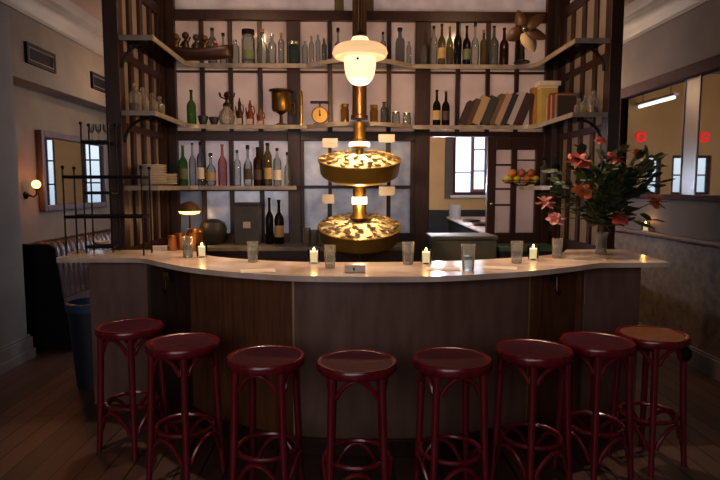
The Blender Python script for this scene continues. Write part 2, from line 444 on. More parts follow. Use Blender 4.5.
# upper glazing: mullions, the thin bar above the bottles, one pane per opening
MU = [[202, 230.5, 260], [330, 359, 389], [458, 488, 517]]
for (x0, x1), mus in zip(bays, MU):
    xs = [x0] + [X7(m) for m in mus] + [x1]; hw = .021
    for k, x in enumerate(xs[1:-1]):
        up(MB().box(x - hw, x + hw, D0, D0 + .06, 2.135, 3.19), 'mullion', M['dark_wood'])
    for k in range(4):
        a = xs[k] + (hw if k else 0); c = xs[k + 1] - (hw if k < 3 else 0)
        up(MB().box(a, c, D0 + .015, D0 + .045, 2.70, 2.722), 'glazing_bar', M['dark_wood'], bev=0)
        up(MB().box(a, c, D0 + .028, D0 + .034, 2.722, 3.19), 'pane', M['pane_warm'], bev=0)
        up(MB().box(a, c, D0 + .028, D0 + .034, 2.135, 2.70), 'pane', M['pane_warm'], bev=0)
# lower glazing, left bay
x0, x1 = bays[0]; xs = [x0] + [X7(m, 200) for m in (204, 232, 262)] + [x1]
up(MB().box(x0, x1, D0 - .012, D1, 1.0, 1.13), 'sill_beam', M['bar_wood'])
up(MB().box(x0, x1, D0, D0 + .05, 0, 1.0), 'lower_board', M['dark_wood'])
for k in range(4):
    if k: up(MB().box(xs[k] - .022, xs[k] + .022, D0, D0 + .06, 1.13, 2.045), 'mullion', M['dark_wood'])
    a = xs[k] + (.022 if k else 0); c = xs[k + 1] - (.022 if k < 3 else 0)
    up(MB().box(a, c, D0 + .01, D0 + .045, 1.55, 1.60), 'glazing_bar', M['dark_wood'], bev=0)
    up(MB().box(a, c, D0 + .028, D0 + .034, 1.60, 2.045), 'pane', M['pane_cool'], bev=0)
    up(MB().box(a, c, D0 + .028, D0 + .034, 1.13, 1.55), 'pane', M['pane_grey'] if k in (0,) else M['pane_blue'], bev=0)
# lower glazing, centre bay
x0, x1 = bays[1]; x0b = x0 + .03; x1b = x1 - .04
up(MB().box(x0, x0b, D0, D1, 1.13, 2.045), 'stile', M['dark_wood']); up(MB().box(x1b, x1, D0, D1, 1.13, 2.045), 'stile', M['dark_wood'])
up(MB().box(x0, x1, D0 - .012, D1, 1.0, 1.13), 'sill_beam', M['dark_wood']); up(MB().box(x0, x1, D0, D0 + .05, 0, 1.0), 'lower_board', M['dark_wood'])
up(MB().box(x0b, x1b, D0 + .005, D0 + .05, 1.575, 1.605), 'glazing_bar', M['dark_wood'])
for px in (330, 389):
    x = X7(px, 170); up(MB().box(x - .018, x + .018, D0 + .005, D0 + .027, 1.605, 2.045).box(x - .018, x + .018, D0 + .005, D0 + .027, 1.13, 1.575), 'mullion', M['dark_wood'], bev=0)
up(MB().box(x0b, x1b, D0 + .028, D0 + .034, 1.605, 2.045), 'pane', M['pane_blue'], bev=0)
up(MB().box(x0b, x1b, D0 + .028, D0 + .034, 1.13, 1.575), 'pane', M['pane_blue'], bev=0)
# lower glazing, right bay: pass-through then a glazed door
xd0 = X7(487, 187); xd1 = CR
door = up(MB().box(xd0, xd0 + .085, D0 - .01, D0 + .05, .05, 2.085).box(xd1 - .07, xd1, D0 - .01, D0 + .05, .05, 2.085)
   .box(xd0 + .085, xd1 - .07, D0 - .01, D0 + .05, 1.96, 2.085).box(xd0 + .085, xd1 - .07, D0 - .01, D0 + .05, 1.0, 1.13).box(xd0 + .085, xd1 - .07, D0, D0 + .04, .05, 1.0), 'glazed_door', M['dark_wood'])
xm0, xm1 = X7(511, 187), X7(516.5, 187)
def sub(mb, name, mat, par, bev=0):
    o = mb.build(name, mat, par, bev=bev); return o
sub(MB().box(xm0, xm1, D0 - .005, D0 + .045, 1.13, 1.96), 'muntin', M['dark_wood'], door)
for z in (1.80, 1.56, 1.40):
    sub(MB().box(xd0 + .085, xm0, D0, D0 + .027, z, z + .02), 'muntin', M['dark_wood'], door)
sub(MB().box(xm1, xd1 - .07, D0, D0 + .027, 1.85, 1.865), 'muntin', M['dark_wood'], door)
sub(MB().box(xd0 + .085, xm0, D0 + .028, D0 + .034, 1.13, 1.96), 'pane', M['pane_warm'], door)
sub(MB().box(xm1, xd1 - .07, D0 + .028, D0 + .034, 1.13, 1.96), 'pane', M['pane_warm'], door)
sub(MB().sphere((xd0 + .04, D0 - .035, 1.42), .018), 'door_knob', M['steel'], door)

# side walls of the unit: post, slats, panes
Y0 = 4.5
def side(xo, xi, sgn, pw):
    # xo outer face, xi inner face
    up(MB().box(min(xo, xi), max(xo, xi), Y0, Y0 + .11, 0, ZC - .005), 'corner_post', M['dark_wood'])
    lo, hi = min(xo, xi), max(xo, xi); xa, xb = lo + .02, hi - .02
    ya, yb = Y0 + .11, YU - .03
    up(MB().box(lo, hi, YU - .10, YU + .09, 0, ZC - .005), 'corner_post', M['dark_wood']) ; yb = YU - .10
    for z0, z1 in ((3.19, 3.285), (2.60, 2.66), (2.045, 2.10), (1.02, 1.10)):
        up(MB().box(xa, xb, ya, yb, z0, z1), 'side_rail', M['dark_wood'])
    up(MB().box(xa + .01, xb - .01, ya, yb, 0, 1.02), 'lower_board', M['dark_wood'])
    n = 4; w = (yb - ya) / n
    for k in range(1, n + 1):
        y = ya + w * k - (.035 if k == n else 0)
        for z0, z1 in ((1.10, 2.045), (2.10, 2.60), (2.66, 3.19)):
            up(MB().box(xa + .005, xb - .005, y - .035, y + .035, z0, z1), 'slat', M['dark_wood'])
    xm = (xa + xb) / 2
    for k in range(n):
        y_a = ya + w * k + (.035 if k else 0); y_b = ya + w * (k + 1) - (.035 if k < n - 1 else .07)
        for z0, z1 in ((1.10, 2.045), (2.10, 2.60), (2.66, 3.19)):
            up(MB().box(xm - .003, xm + .003, y_a, y_b, z0, z1), 'pane', M['pane_warm'], bev=0)
side(-1.835, -1.722, 1, 0); side(2.165, 2.07, -1, 0)

# shelves: one U-shaped board each, bowed forward in the middle for the two upper ones
XSL, XSR = -1.718, 2.066
def glass_shelf(poly, edge, z):
    o = up(MB().prism(poly, z - .014, z), 'shelf', M['shelf_glass'], bev=0, smooth=30)
    sub(strip([(a, b_, 0) for a, b_ in ([(XSL + .002, Y0), (edge[0][0] - .012, Y0)] if edge[0][1] == Y0 else []) + list(edge) + ([(edge[-1][0] + .012, Y0), (XSR - .002, Y0)] if edge[-1][1] == Y0 else [])], -.002, .012, z - .036, z + .001), 'shelf_edging', M['shelf'], o)
    return o
def u_shelf(z, bow):
    xl, xr = -1.46, 1.79; yf = 5.48; r = .16
    inner = [(xl, Y0 + .0)]
    inner += [(xl, yf - r)] + [(xl + r - r * math.cos(a), yf - r + r * math.sin(a)) for a in [PI / 2 * k / 5 for k in range(1, 6)]]
    if bow:
        for k in range(0, 17):
            t = k / 16; x = -.36 + t * 1.0
            inner.append((x, yf - .30 * math.sin(PI * t) ** 1.0))
    inner += [(xr - r + r * math.sin(a), yf - r + r * math.cos(a)) for a in [PI / 2 * k / 5 for k in range(0, 6)]] + [(xr, Y0)]
    poly = [(XSL, Y0), *inner, (XSR, Y0), (XSR, YU - .032), (XSL, YU - .032)]
    return glass_shelf(poly, inner, z)
S1, S2, S3 = 2.74, 2.175, 1.60
u_shelf(S1, True); u_shelf(S2, True)
glass_shelf([(XSL, Y0), (-1.46, Y0), (-1.46, 5.42), (-1.40, 5.48), (PA0 + .1, 5.48), (PA0 + .1, D0 - .034), (XSL, D0 - .034)], [(-1.46, Y0), (-1.46, 5.42), (-1.40, 5.48), (PA0 + .1, 5.48)], S3)
glass_shelf([(X7(512, 185), 5.46), (1.72, 5.46), (1.79, 5.38), (1.79, 4.9), (XSR, 4.9), (XSR, D0 - .034), (X7(512, 185), D0 - .034)], [(X7(512, 185), 5.46), (1.72, 5.46), (1.79, 5.38), (1.79, 4.9)], S3)
# curved brackets under the arm ends
for X, sg in ((-1.60, 1), (1.93, -1)):
    for z in (S1, S2):
        pts = [(X - sg * .11, Y0 + .04, z - .24)] + [(X - sg * .11 + sg * .2 * (1 - math.cos(a)), Y0 + .04, z - .24 + .19 * math.sin(a)) for a in [PI / 2 * k / 8 for k in range(1, 9)]]
        up(MB().tube(pts, .012, 8), 'bracket', M['black_metal'], bev=0)

# ------------------------------------------------------------------ bottles
def bottle_profile(kind, r, h):
    if kind == 'wine':   return [(0, 0), (r * .9, 0), (r, .01), (r, h * .55), (r * .85, h * .62), (r * .34, h * .72), (r * .28, h * .93), (r * .34, h * .94), (r * .34, h * .965), (0, h * .965)]
    if kind == 'round':  return [(0, 0), (r * .8, 0), (r, h * .08), (r, h * .42), (r * .8, h * .56), (r * .3, h * .66), (r * .26, h * .86), (r * .36, h * .88), (r * .36, h * .9), (0, h * .9)]
    if kind == 'slim':   return [(0, 0), (r, 0), (r, h * .7), (r * .7, h * .78), (r * .45, h * .82), (r * .42, h * .94), (0, h * .94)]
    if kind == 'jar':    return [(0, 0), (r * .9, 0), (r, .015), (r, h * .72), (r * .82, h * .8), (r * .8, h * .86), (0, h * .86)]
    return [(0, 0), (r * .95, 0), (r, .01), (r, h * .62), (r * .9, h * .68), (r * .4, h * .76), (r * .36, h * .92), (0, h * .92)]
CAPS = {'black': M['black'], 'silver': M['steel'], 'cork': pbr('cork', '8A6A48', None, .8), 'red': pbr('red_cap', '7A2A2A', None, .4), 'gold': M['brass']}
LBL = {'white': M['paper'], 'tan': pbr('tan_label', 'A89068', None, .7), 'green': pbr('green_label', '5A6A4A', None, .7), 'dark': pbr('dark_label', '3A3230', None, .7)}
def bottle(loc, r, h, kind, glass, cap, lab, label, group):
    t = thing('bottle' if kind != 'jar' else 'glass_jar', loc, label, 'bottle' if kind != 'jar' else 'jar', group)
    sq = 4 if kind == 'square' else 16
    kk = 'std' if kind == 'square' else kind
    rot = Matrix.Rotation(PI / 4, 3, 'Z')
    prof = bottle_profile(kk, r * (1.2 if kind == 'square' else 1), h)
    MB().lathe(prof, n=sq, mat=rot).build('glass_body', BG[glass], t, smooth=35)
    ztop = prof[-1][1]; rn = max(prof[-2][0] * 1.15, .008)
    if cap:
        MB().lathe([(0, ztop + .0005), (rn, ztop + .0005), (rn, h), (0, h)] if kind != 'jar' else [(0, ztop + .0005), (r * .95, ztop + .0005), (r * .95, h), (0, h)], n=12).build('cap', CAPS[cap], t)
    if lab:
        MB().lathe([(r * 1.015, h * .16), (r * 1.015, h * .42)], n=16).build('paper_label', LBL[lab], t)
    return t
GN = {'clear': 'clear glass', 'grey': 'smoky glass', 'green': 'green glass', 'olive': 'olive glass', 'dark': 'dark glass', 'blue': 'pale blue glass', 'pink': 'red glass', 'brown': 'dark brown glass', 'amber': 'amber glass', 'teal': 'teal glass'}
KN = {'wine': 'long-necked bottle', 'round': 'round bottle', 'slim': 'slim bottle', 'jar': 'lidded jar', 'std': 'straight bottle', 'square': 'square bottle'}
def row(data, z, Yd, where, ref, group, ordfrom='from the left'):
    for i, (px, hp, wp, kind, glass, cap, lab) in enumerate(data):
        Y = Yd + (.015 if i % 2 else -.015)
        base = {S1: 62, S2: 124, S3: 186}[z]
        p = atY(px, base - hp, Y); s = Y / 570; hp = (p.z - z - .001) / s
        bottle((p.x, Y, z + .001), max(wp * s / 2, .02), hp * s, kind, glass, cap, lab,
               '%s %s %s, %s %s' % (GN[glass], KN[kind], where, ORD[i], ref), group)
row([(212, 34, 9, 'std', 'blue', 'black', None), (223, 29, 8, 'round', 'clear', 'black', None), (235, 22, 8, 'slim', 'clear', 'silver', None),
     (248, 32, 13, 'jar', 'clear', 'black', 'green'), (262, 33, 11, 'round', 'clear', 'cork', None), (272, 28, 8, 'std', 'clear', 'silver', None), (281, 29, 6, 'slim', 'clear', 'cork', None)],
    S1, 5.56, 'on the top shelf', 'from left', 'bottles on the top shelf, left bay')
row([(293.5, 20, 10, 'jar', 'teal', 'silver', None), (305, 22, 6, 'slim', 'clear', None, None), (311.5, 26, 5, 'slim', 'clear', 'cork', None), (318, 29, 5, 'slim', 'clear', None, None), (324, 24, 5, 'slim', 'grey', 'cork', None),
     (338, 34, 8, 'round', 'clear', 'black', None), (383, 30, 6, 'std', 'clear', 'black', None), (400, 34, 10, 'square', 'grey', 'black', None), (409, 22, 5, 'slim', 'clear', None, None)],
    S1, 5.56, 'on the top shelf behind the lamp', 'from left post', 'bottles on the top shelf, middle bay')
row([(424, 18, 6, 'slim', 'clear', None, None), (434, 36, 7, 'std', 'clear', 'black', None), (442, 38, 8, 'wine', 'olive', 'black', 'tan'), (450, 36, 7, 'wine', 'olive', 'gold', None), (458, 40, 8, 'wine', 'dark', 'black', None), (467, 36, 8, 'wine', 'dark', 'black', 'green'),
     (475.5, 40, 8, 'round', 'clear', 'black', None), (484, 32, 7, 'std', 'olive', 'cork', None), (494.5, 36, 9, 'wine', 'grey', 'black', None), (504.5, 34, 9, 'wine', 'brown', 'black', None)],
    S1, 5.56, 'on the top shelf by the fan', 'from post', 'bottles on the top shelf, right bay')
row([(191, 34, 9, 'wine', 'green', 'black', None)], S2, 5.56, 'alone on the second shelf', 'from left', 'bottles on the second shelf')
row([(437, 34, 8, 'wine', 'dark', 'black', 'tan'), (446, 33, 8, 'wine', 'dark', 'gold', 'dark')], S2, 5.56, 'beside the leaning books', 'from post', 'bottles beside the books')
row([(345, 20, 8, 'jar', 'amber', 'gold', None), (374, 19, 8, 'jar', 'amber', 'cork', None), (384, 22, 7, 'slim', 'grey', 'black', None), (396, 12, 8, 'jar', 'clear', 'silver', None), (407, 11, 8, 'jar', 'clear', 'silver', None)],
    S2, 5.60, 'on the second shelf around the column', 'from the scale', 'jars on the second shelf')
row([(182.5, 41, 9, 'wine', 'green', 'cork', 'green'), (192, 43, 7, 'wine', 'clear', 'black', None), (200, 44, 7, 'std', 'blue', 'black', 'white'), (210.5, 33, 10, 'round', 'clear', 'black', 'tan'), (222, 42, 9, 'wine', 'pink', 'red', None), (237, 36, 7, 'std', 'clear', 'black', None),
     (247.5, 41, 9, 'round', 'clear', 'black', 'dark'), (257.5, 39, 9, 'std', 'brown', 'black', 'dark'), (267.5, 43, 8, 'slim', 'olive', 'black', 'tan'), (277, 38, 8, 'std', 'clear', 'black', 'white'), (287, 34, 6, 'round', 'clear', 'black', None)],
    S3, 5.56, 'on the third shelf', 'from left', 'bottles on the third shelf')

# ------------------------------------------------------------------ books
def book(loc, t, h, d, lean, cover, label, group, rz=0):
    r = bpy.data.objects.new('book', None); C.objects.link(r); r.location = loc; r.rotation_euler = (0, lean, rz)
    tag(r, label, 'book', group)
    s = MB(); c = .004
    s.box(0, c, 0, d, 0, h); s.box(t - c, t, 0, d, 0, h); s.box(c, t - c, 0, c, 0, h)
    s.build('cover', cover, r)
    MB().box(c, t - c, c, d - .006, .004, h - .004).build('pages', M['paper'], r)
    return r
def cm(h): return pbr('cover_' + h, h, None, .55)
cols = [('2E2220', 'dark brown'), ('4A352C', 'brown'), ('A08C70', 'cream'), ('33343C', 'slate grey'), ('5E4C3A', 'tan'), ('A58878', 'pale pink'), ('25283C', 'navy'), ('A9A6AC', 'white'), ('3A2230', 'plum'), ('30261E', 'black-brown')]
hs = [23, 25, 27, 27, 30, 30, 30, 32, 31, 30]; ts = [.05, .05, .075, .075, .045, .055, .055, .055, .045, .04]
lean = math.radians(22); x = X7(457)
for i, (c, nm) in enumerate(cols):
    h = hs[i] * .0098 / math.cos(lean) * .98
    book((x, 5.505, S2 + .001), ts[i], h, .15, 0, cm(c), '%s book leaning right on the second shelf, %s from the dark bottles' % (nm, ORD[i]), 'leaning books on the second shelf')
    o = bpy.context.scene.objects
    r = [k for k in C.objects if k.name.startswith('book') and k.parent is None][-1]
    r.rotation_euler = (0, lean, 0); r.location.z = S2 + .001 + ts[i] * math.sin(lean)
    x += ts[i] / math.cos(lean) + .002
XBK = x
x = max(X7(523.5), XBK + .10); ups = [('B07A3A', 'orange-tan', .055, .37), ('23261C', 'black', .05, .415), ('2E3A28', 'dark green', .05, .415)]
for i, (c, nm, t, h) in enumerate(ups):
    book((x, 5.50, S2 + .001), t, h, .15, 0, cm(c), 'tall upright %s book on the second shelf near the right corner' % nm, 'upright tall books on the second shelf'); x += t + .003
# side arm: books lined along the right side wall, spines facing in
y = 5.31; arm = [('B0A58C', 'cream', .03, .23), ('8A3A34', 'faded red', .03, .25), ('6A2A28', 'dark red', .035, .26), ('A79A80', 'beige', .03, .24), ('7A2E2A', 'brick red', .04, .25), ('4A3A30', 'brown', .03, .22), ('8C6A40', 'ochre', .035, .23), ('3A2C28', 'black-brown', .03, .21)]
bx = thing('card_box', (1.90, 5.40, S2 + .001), 'pale yellow upright card box on the second shelf at the right corner', 'box')
MB().box(-.075, .075, -.06, .06, 0, .33).build('box_body', pbr('yellow_card', 'A89A54', 'BBAE6C', .6, scale=5), bx)
MB().box(-.076, .076, -.061, .061, .33, .35).build('lid', M['paper'], bx)
ln = tag(MB().box(-.1, .1, -.07, .07, 0, .04).build('flat_box', M['paper'], None, loc=(1.90, 5.40, S2 + .353)), 'flat white box lying on top of the yellow card box', 'box')
for i, (c, nm, t, h) in enumerate(arm):
    y -= t + .004
    r = book((1.86, y, S2 + .001), t, h, .16, 0, cm(c), '%s book in the row on the right arm of the second shelf' % nm, 'books on the right arm shelf')
    r.rotation_euler = (0, 0, 0)
    r.rotation_euler = (0, 0, -PI / 2); r.location = (1.86, y + t, S2 + .001)

# ------------------------------------------------------------------ objects on the shelves
def decanter(loc, r, h, label, group):
    t = thing('decanter', loc, label, 'decanter', group)
    MB().lathe([(0, 0), (r * .85, 0), (r, h * .05), (r * .95, h * .3), (r, h * .55), (r * .8, h * .66), (r * .35, h * .74), (r * .33, h * .84), (r * .5, h * .86), (0, h * .86)], n=10).build('glass_body', M['crystal'], t, smooth=20)
    MB().sphere((0, 0, h * .93), r * .38, sz=1.1, n=8).build('stopper', M['crystal'], t, smooth=20)
    MB().lathe([(0, .004), (r * .78, .004), (r * .82, h * .3), (0, h * .3)], n=10).build('liquor', BG['amber'], t)
    return t
for px, base, Y, h, lb in ((133, 112, 4.60, .23, 'crystal decanter nearest the front of the left arm of the second shelf'), (143, 113, 4.72, .21, 'crystal decanter second from the front on the left arm of the second shelf'),
                           (152.5, 115, 4.88, .19, 'crystal decanter third from the front on the left arm of the second shelf'), (160, 117, 5.06, .19, 'crystal decanter farthest back on the left arm of the second shelf')):
    p = atY(px, base, Y); decanter((min(max(p.x, -1.64), -1.53), Y, S2 + .001), .048, h, lb, 'crystal decanters on the left arm')
for px, Y, h, lb in ((597, 4.60, .18, 'small crystal decanter at the front end of the right arm of the second shelf'), (589, 4.75, .17, 'small crystal decanter second from front on the right second-shelf arm'), (584, 4.88, .16, 'small crystal decanter next to the red books on the right arm shelf')):
    p = atY(px, 115, Y); decanter((min(max(p.x, 1.86), 1.99), Y, S2 + .001), .042, h, lb, 'crystal decanters on the right arm')

# glass carafe with a metal ornament on top
t = thing('carafe', (atY(226.5, 100, 5.58).x, 5.58, S2 + .001), 'round glass carafe topped with brass ornament on the second shelf', 'carafe')
MB().lathe([(0, 0), (.05, 0), (.07, .03), (.078, .08), (.065, .13), (.035, .16), (.03, .18), (0, .18)], n=20).build('glass_body', M['crystal'], t)
s = MB(); s.lathe([(.034, .181), (.04, .19), (.03, .21), (.012, .225), (.012, .26), (.03, .28), (.02, .31), (0, .325)], n=12)
for a in range(5): s.tube([(.01 * math.cos(a * 1.257), .01 * math.sin(a * 1.257), .25), (.07 * math.cos(a * 1.257), .04 * math.sin(a * 1.257), .27), (.08 * math.cos(a * 1.257), .05 * math.sin(a * 1.257), .31)], .007, 6)
s.build('ornament', M['bronze'], t)
# low dark bowls
for i, (px, r, h, lb) in enumerate(((203, .05, .09, 'small dark bowl beside the green bottle on the second shelf'), (214, .05, .08, 'small dark bowl next to the glass carafe on the second shelf'))):
    tag(MB().lathe([(0, 0), (r * .5, 0), (r, h * .8), (r, h), (r * .9, h), (r * .45, h * .12), (0, h * .12)], n=16).build('bowl', M['charcoal'], None, loc=(atY(px, 120, 5.58).x, 5.58, S2 + .001)), lb, 'bowl', 'small dark bowls')
# copper coffee pots
for i, (px, h, r, lb) in enumerate(((240, .26, .03, 'slender copper pot right of the glass carafe'), (250.5, .24, .033, 'copper pot with a red belly, middle of the shelf'), (261, .16, .03, 'short copper pot beside the brass press'))):
    t = thing('copper_pot', (atY(px, 120, 5.58).x, 5.57, S2 + .001), lb, 'pot', 'copper pots on the second shelf')
    MB().lathe([(0, 0), (r * 1.0, 0), (r * 1.1, h * .15), (r, h * .45), (r * .5, h * .65), (r * .6, h * .8), (r * .3, h * .9), (r * .18, h), (0, h)], n=16).build('pot_body', [M['bronze'], pbr('red_copper', '7A3020', '94452C', .35, .5, scale=6), M['copper']][i], t)
    MB().tube([(r * .9, 0, h * .4), (r * 1.25, 0, h * .55), (r * 1.05, 0, h * .75), (r * .5, 0, h * .75)], .006, 6).build('handle', M['bronze'], t)
    MB().tube([(-r * .9, 0, h * .35), (-r * 1.15, 0, h * .55), (-r * 1.25, 0, h * .7)], [.012, .008, .006], 6).build('spout', M['bronze'], t)
    MB().box(-r * .8, r * .8, -r * 1.14, -r * 1.11, h * .05, h * .25).build('plate', M['tag'], t)
# brass press / samovar
t = thing('brass_press', (atY(281, 100, 5.57).x, 5.57, S2 + .001), 'tall brass press on a footed stand beside the left post', 'press')
MB().lathe([(0, 0), (.06, 0), (.06, .012), (.018, .03), (.015, .10), (.05, .13), (0, .13)], n=16).build('stand', M['bronze'], t)
MB().lathe([(0, .131), (.075, .131), (.09, .16), (.09, .31), (.082, .32), (0, .32)], n=20).build('drum', M['old_brass'], t)
MB().lathe([(0, .321), (.115, .321), (.115, .335), (.03, .345), (0, .345)], n=20).build('lid', M['bronze'], t)
MB().tube([(.09, 0, .22), (.13, 0, .21), (.13, 0, .12), (.105, -.02, .10)], .010, 8).build('spout', M['old_brass'], t)
# tall brass cylinder leaning at post
tag(MB().lathe([(0, 0), (.018, 0), (.018, .3), (.012, .33), (0, .33)], n=12).build('brass_tube', M['brass'], None, loc=(atY(301, 100, 5.56).x, 5.55, S2 + .001)), 'slim upright brass tube between the press and the dial scale', 'tube')
# kitchen scale with round dial
t = thing('kitchen_scale', (atY(320, 115, 5.55).x, 5.545, S2 + .001), 'old kitchen scale with round golden dial and flat pan on top', 'scale')
MB().box(-.06, .06, -.035, .035, 0, .02).lathe([(.07, -.03), (.08, -.03), (.08, .03), (.07, .03)], (0, 0, .095), 24, Matrix.Rotation(PI / 2, 3, 'X')).build('scale_body', M['bronze'], t)
MB().lathe([(0, -.028), (.072, -.028), (.072, .028), (0, .028)], (0, 0, .095), 24, Matrix.Rotation(PI / 2, 3, 'X')).build('dial', M['dial'], t)
MB().box(-.004, .004, -.033, -.0285, .095, .145).sphere((0, -.03, .095), .008).build('needle', M['black'], t)
MB().box(-.008, .008, -.008, .008, .17, .21).build('pan_stem', M['black_metal'], t)
MB().box(-.09, .09, -.05, .05, .211, .225).build('pan', M['black_metal'], t, bev=.004)

# boat-shaped bowl with ornaments (top left corner)
pb = atY(186, 48, 5.30)
t = thing('boat_bowl', (-1.50, 5.36, S1 + .001), 'dark wooden boat-shaped bowl resting on the top shelf at the left corner', 'bowl')
s = MB(); rows = []
for i in range(13):
    u = -1 + 2 * i / 12; w = .09 * math.sqrt(max(0.02, 1 - u * u)); zt = .09 + .05 * u * u
    rows.append([(u * .34 + (.0 if k else 0), w * math.cos(PI + PI * k / 8), zt - (zt - .0 - .03 * u * u) * math.sin(PI * k / 8)) for k in range(9)])
vs = [[s.v((p[0] + .14, p[1], p[2])) for p in r] for r in rows]
for a, b_ in zip(vs, vs[1:]):
    for k in range(8): s.f([a[k], a[k + 1], b_[k + 1], b_[k]])
o = s.build('hull', M['dark_wood'], t); md = o.modifiers.new('solid', 'SOLIDIFY'); md.thickness = .008; md.offset = 1
for j, (dx, dy, sz, mt) in enumerate(((-.03, .0, .075, 'old_brass'), (.06, -.01, .08, 'bronze'), (.15, .01, .075, 'charcoal'), (.23, 0, .07, 'old_brass'), (.32, 0, .055, 'copper'))):
    q = thing('carved_figure', Vector((-1.50 + dx, 5.36 + dy, S1 + .035)), ('%s carved figure standing in the boat-shaped bowl, %s from the left' % (['brassy', 'brown', 'charcoal', 'gilt', 'copper'][j], ORD[j])), 'figurine', 'figures in the boat bowl')
    MB().lathe([(0, 0), (sz * .6, 0), (sz * .75, sz * .7), (sz * .45, sz * 1.5), (sz * .25, sz * 1.8), (0, sz * 1.85)], n=12, sx=.7, sy=.7).build('figure_body', M[mt], q)
    MB().sphere((0, 0, sz * 2.25), sz * .42).build('figure_head', M[mt], q)
    MB().tube([(-sz * .6, 0, sz * 1.1), (-sz * .3, 0, sz * 1.55), (sz * .3, 0, sz * 1.55), (sz * .55, 0, sz * 2.1)], sz * .12, 6).build('figure_arms', M[mt], q)

# propeller-bladed electric fan (top right corner)
pf = atY(524, 29, 5.36)
t = thing('table_fan', (pf.x, 5.40, S1 + .001), 'old table fan with leaf-shaped tan blades in the top right corner', 'fan')
hz = pf.z - S1
MB().lathe([(0, 0), (.075, 0), (.07, .015), (.025, .03), (.018, hz - .06), (.03, hz - .04), (0, hz - .035)], n=20).build('base', M['black_metal'], t)
MB().lathe([(0, -.05), (.035, -.05), (.055, -.02), (.055, .06), (.03, .09), (0, .09)], (0, .04, hz), 18, Matrix.Rotation(-PI / 2, 3, 'X')).build('motor', M['bronze'], t)
MB().sphere((0, -.04, hz), .028).build('hub', M['steel'], t)
def blade(ang, ln, wd, mat, lift):
    s = MB(); n = 12; a_ = math.radians(ang); top = []; 
    R = Matrix.Rotation(-a_, 3, 'Y')
    vsA, vsB = [], []
    for i in range(n + 1):
        u = i / n; w = wd * math.sin(PI * (u * .9 + .1) ** .8) ** .7 if u < 1 else .002
        for sgn, L in ((1, vsA), (-1, vsB)):
            L.append(s.v(R @ Vector((.03 + u * ln, -.03 + sgn * w * .30, sgn * w)) + Vector((0, 0, hz))))
    for i in range(n): s.f([vsA[i], vsA[i + 1], vsB[i + 1], vsB[i]])
    o = s.build('fan_blade', mat, t); md = o.modifiers.new('solid', 'SOLIDIFY'); md.thickness = .004
blade(-62, .20, .080, M['fan_blade'], 0); blade(-20, .21, .055, M['fan_dark'], 0); blade(35, .21, .055, M['fan_dark'], 0); blade(-150, .16, .06, M['fan_dark'], 0); blade(110, .15, .05, M['fan_dark'], 0)

# stack of plates on the left arm of the third shelf
for st, (x, y, n) in enumerate(((-1.592, 4.78, 12), (-1.592, 5.08, 7))):
    for k in range(n):
        w = (['lowest'] + [q + ' from below' for q in ORD[1:]])[k] if k < n - 1 else 'topmost'
        tag(MB().lathe([(0, .0), (.06, .0), (.085, .008), (.115, .018), (.115, .022), (.08, .013), (.055, .006), (0, .006)], n=28).build('plate', M['plate'], None, loc=(x, y, S3 + .001 + k * .0135)),
            'white china plate, %s in the %s stack on the third shelf' % (w, ['front', 'rear'][st]), 'plate', 'plates on the third shelf')
# fruit bowl and fruit on the right part of the third shelf
fx = 1.70; fy = 5.30
fx = atY(523, 175, 5.52).x
t = thing('fruit_stand', (fx, 5.555, S3 + .001), 'low dark wire fruit stand on the third shelf by the glazed door', 'fruit bowl')
s = MB()
for k, z in ((.19, .055), (.17, .03)): s.tube([(k * math.cos(a * PI / 16), .55 * k * math.sin(a * PI / 16), z) for a in range(32)], .004, 6, True)
for a in range(10): s.tube([(.19 * math.cos(a * PI / 5), .105 * math.sin(a * PI / 5), .055), (.17 * math.cos(a * PI / 5), .093 * math.sin(a * PI / 5), .03), (.06 * math.cos(a * PI / 5), .04 * math.sin(a * PI / 5), .012)], .003, 6)
s.lathe([(0, 0), (.06, 0), (.06, .012), (0, .012)], n=16); s.build('wire_basket', M['black_metal'], t)
fr = [(-.13, 0, 'lemon_fruit', 'yellow-green'), (-.045, .01, 'lemon_fruit', 'golden yellow'), (.05, .0, 'orange_fruit', 'orange'), (.135, 0, 'lemon_fruit', 'pale yellow'), (-.09, .0, 'orange_fruit', 'amber'), (.0, .0, 'red_fruit', 'reddish'), (.09, .0, 'red_fruit', 'dark red')]
for i, (dx, dy, mt, nm) in enumerate(fr):
    lvl = 0 if i < 4 else 1
    o = thing('citrus_fruit', (fx + dx, 5.555 + dy, S3 + .062 + lvl * .062), '%s fruit in the wire stand, %s in the %s layer' % (nm, ORD[i if i < 4 else i - 4], ['bottom', 'top'][lvl]), 'fruit', 'fruit in the wire stand')
    MB().sphere((0, 0, 0), .042, sx=1.04, sz=.95, n=16).build('fruit_body', M[mt], o)
    MB().lathe([(0, .038), (.006, .038), (.004, .046), (0, .046)], n=8).build('stem_end', M['stem'], o)
# bottles near the flowers on the third shelf
for i, (x, y, g, nm) in enumerate(((1.86, 5.30, 'grey', 'smoky'), (1.90, 5.12, 'dark', 'dark'))):
    bottle((x, y, S3 + .001), .038, .26, 'std', g, 'black', 'dark', '%s glass bottle %s on the third shelf behind the bouquet' % (nm, ['nearer the fruit', 'nearer the front']), 'bottles behind the bouquet') if False else bottle((x, y, S3 + .001), .038, .26, 'std', g, 'black', 'dark', ['smoky grey bottle on the third shelf right of the fruit stand', 'near-black bottle on the third shelf half hidden by the bouquet'][i], 'bottles behind the bouquet')

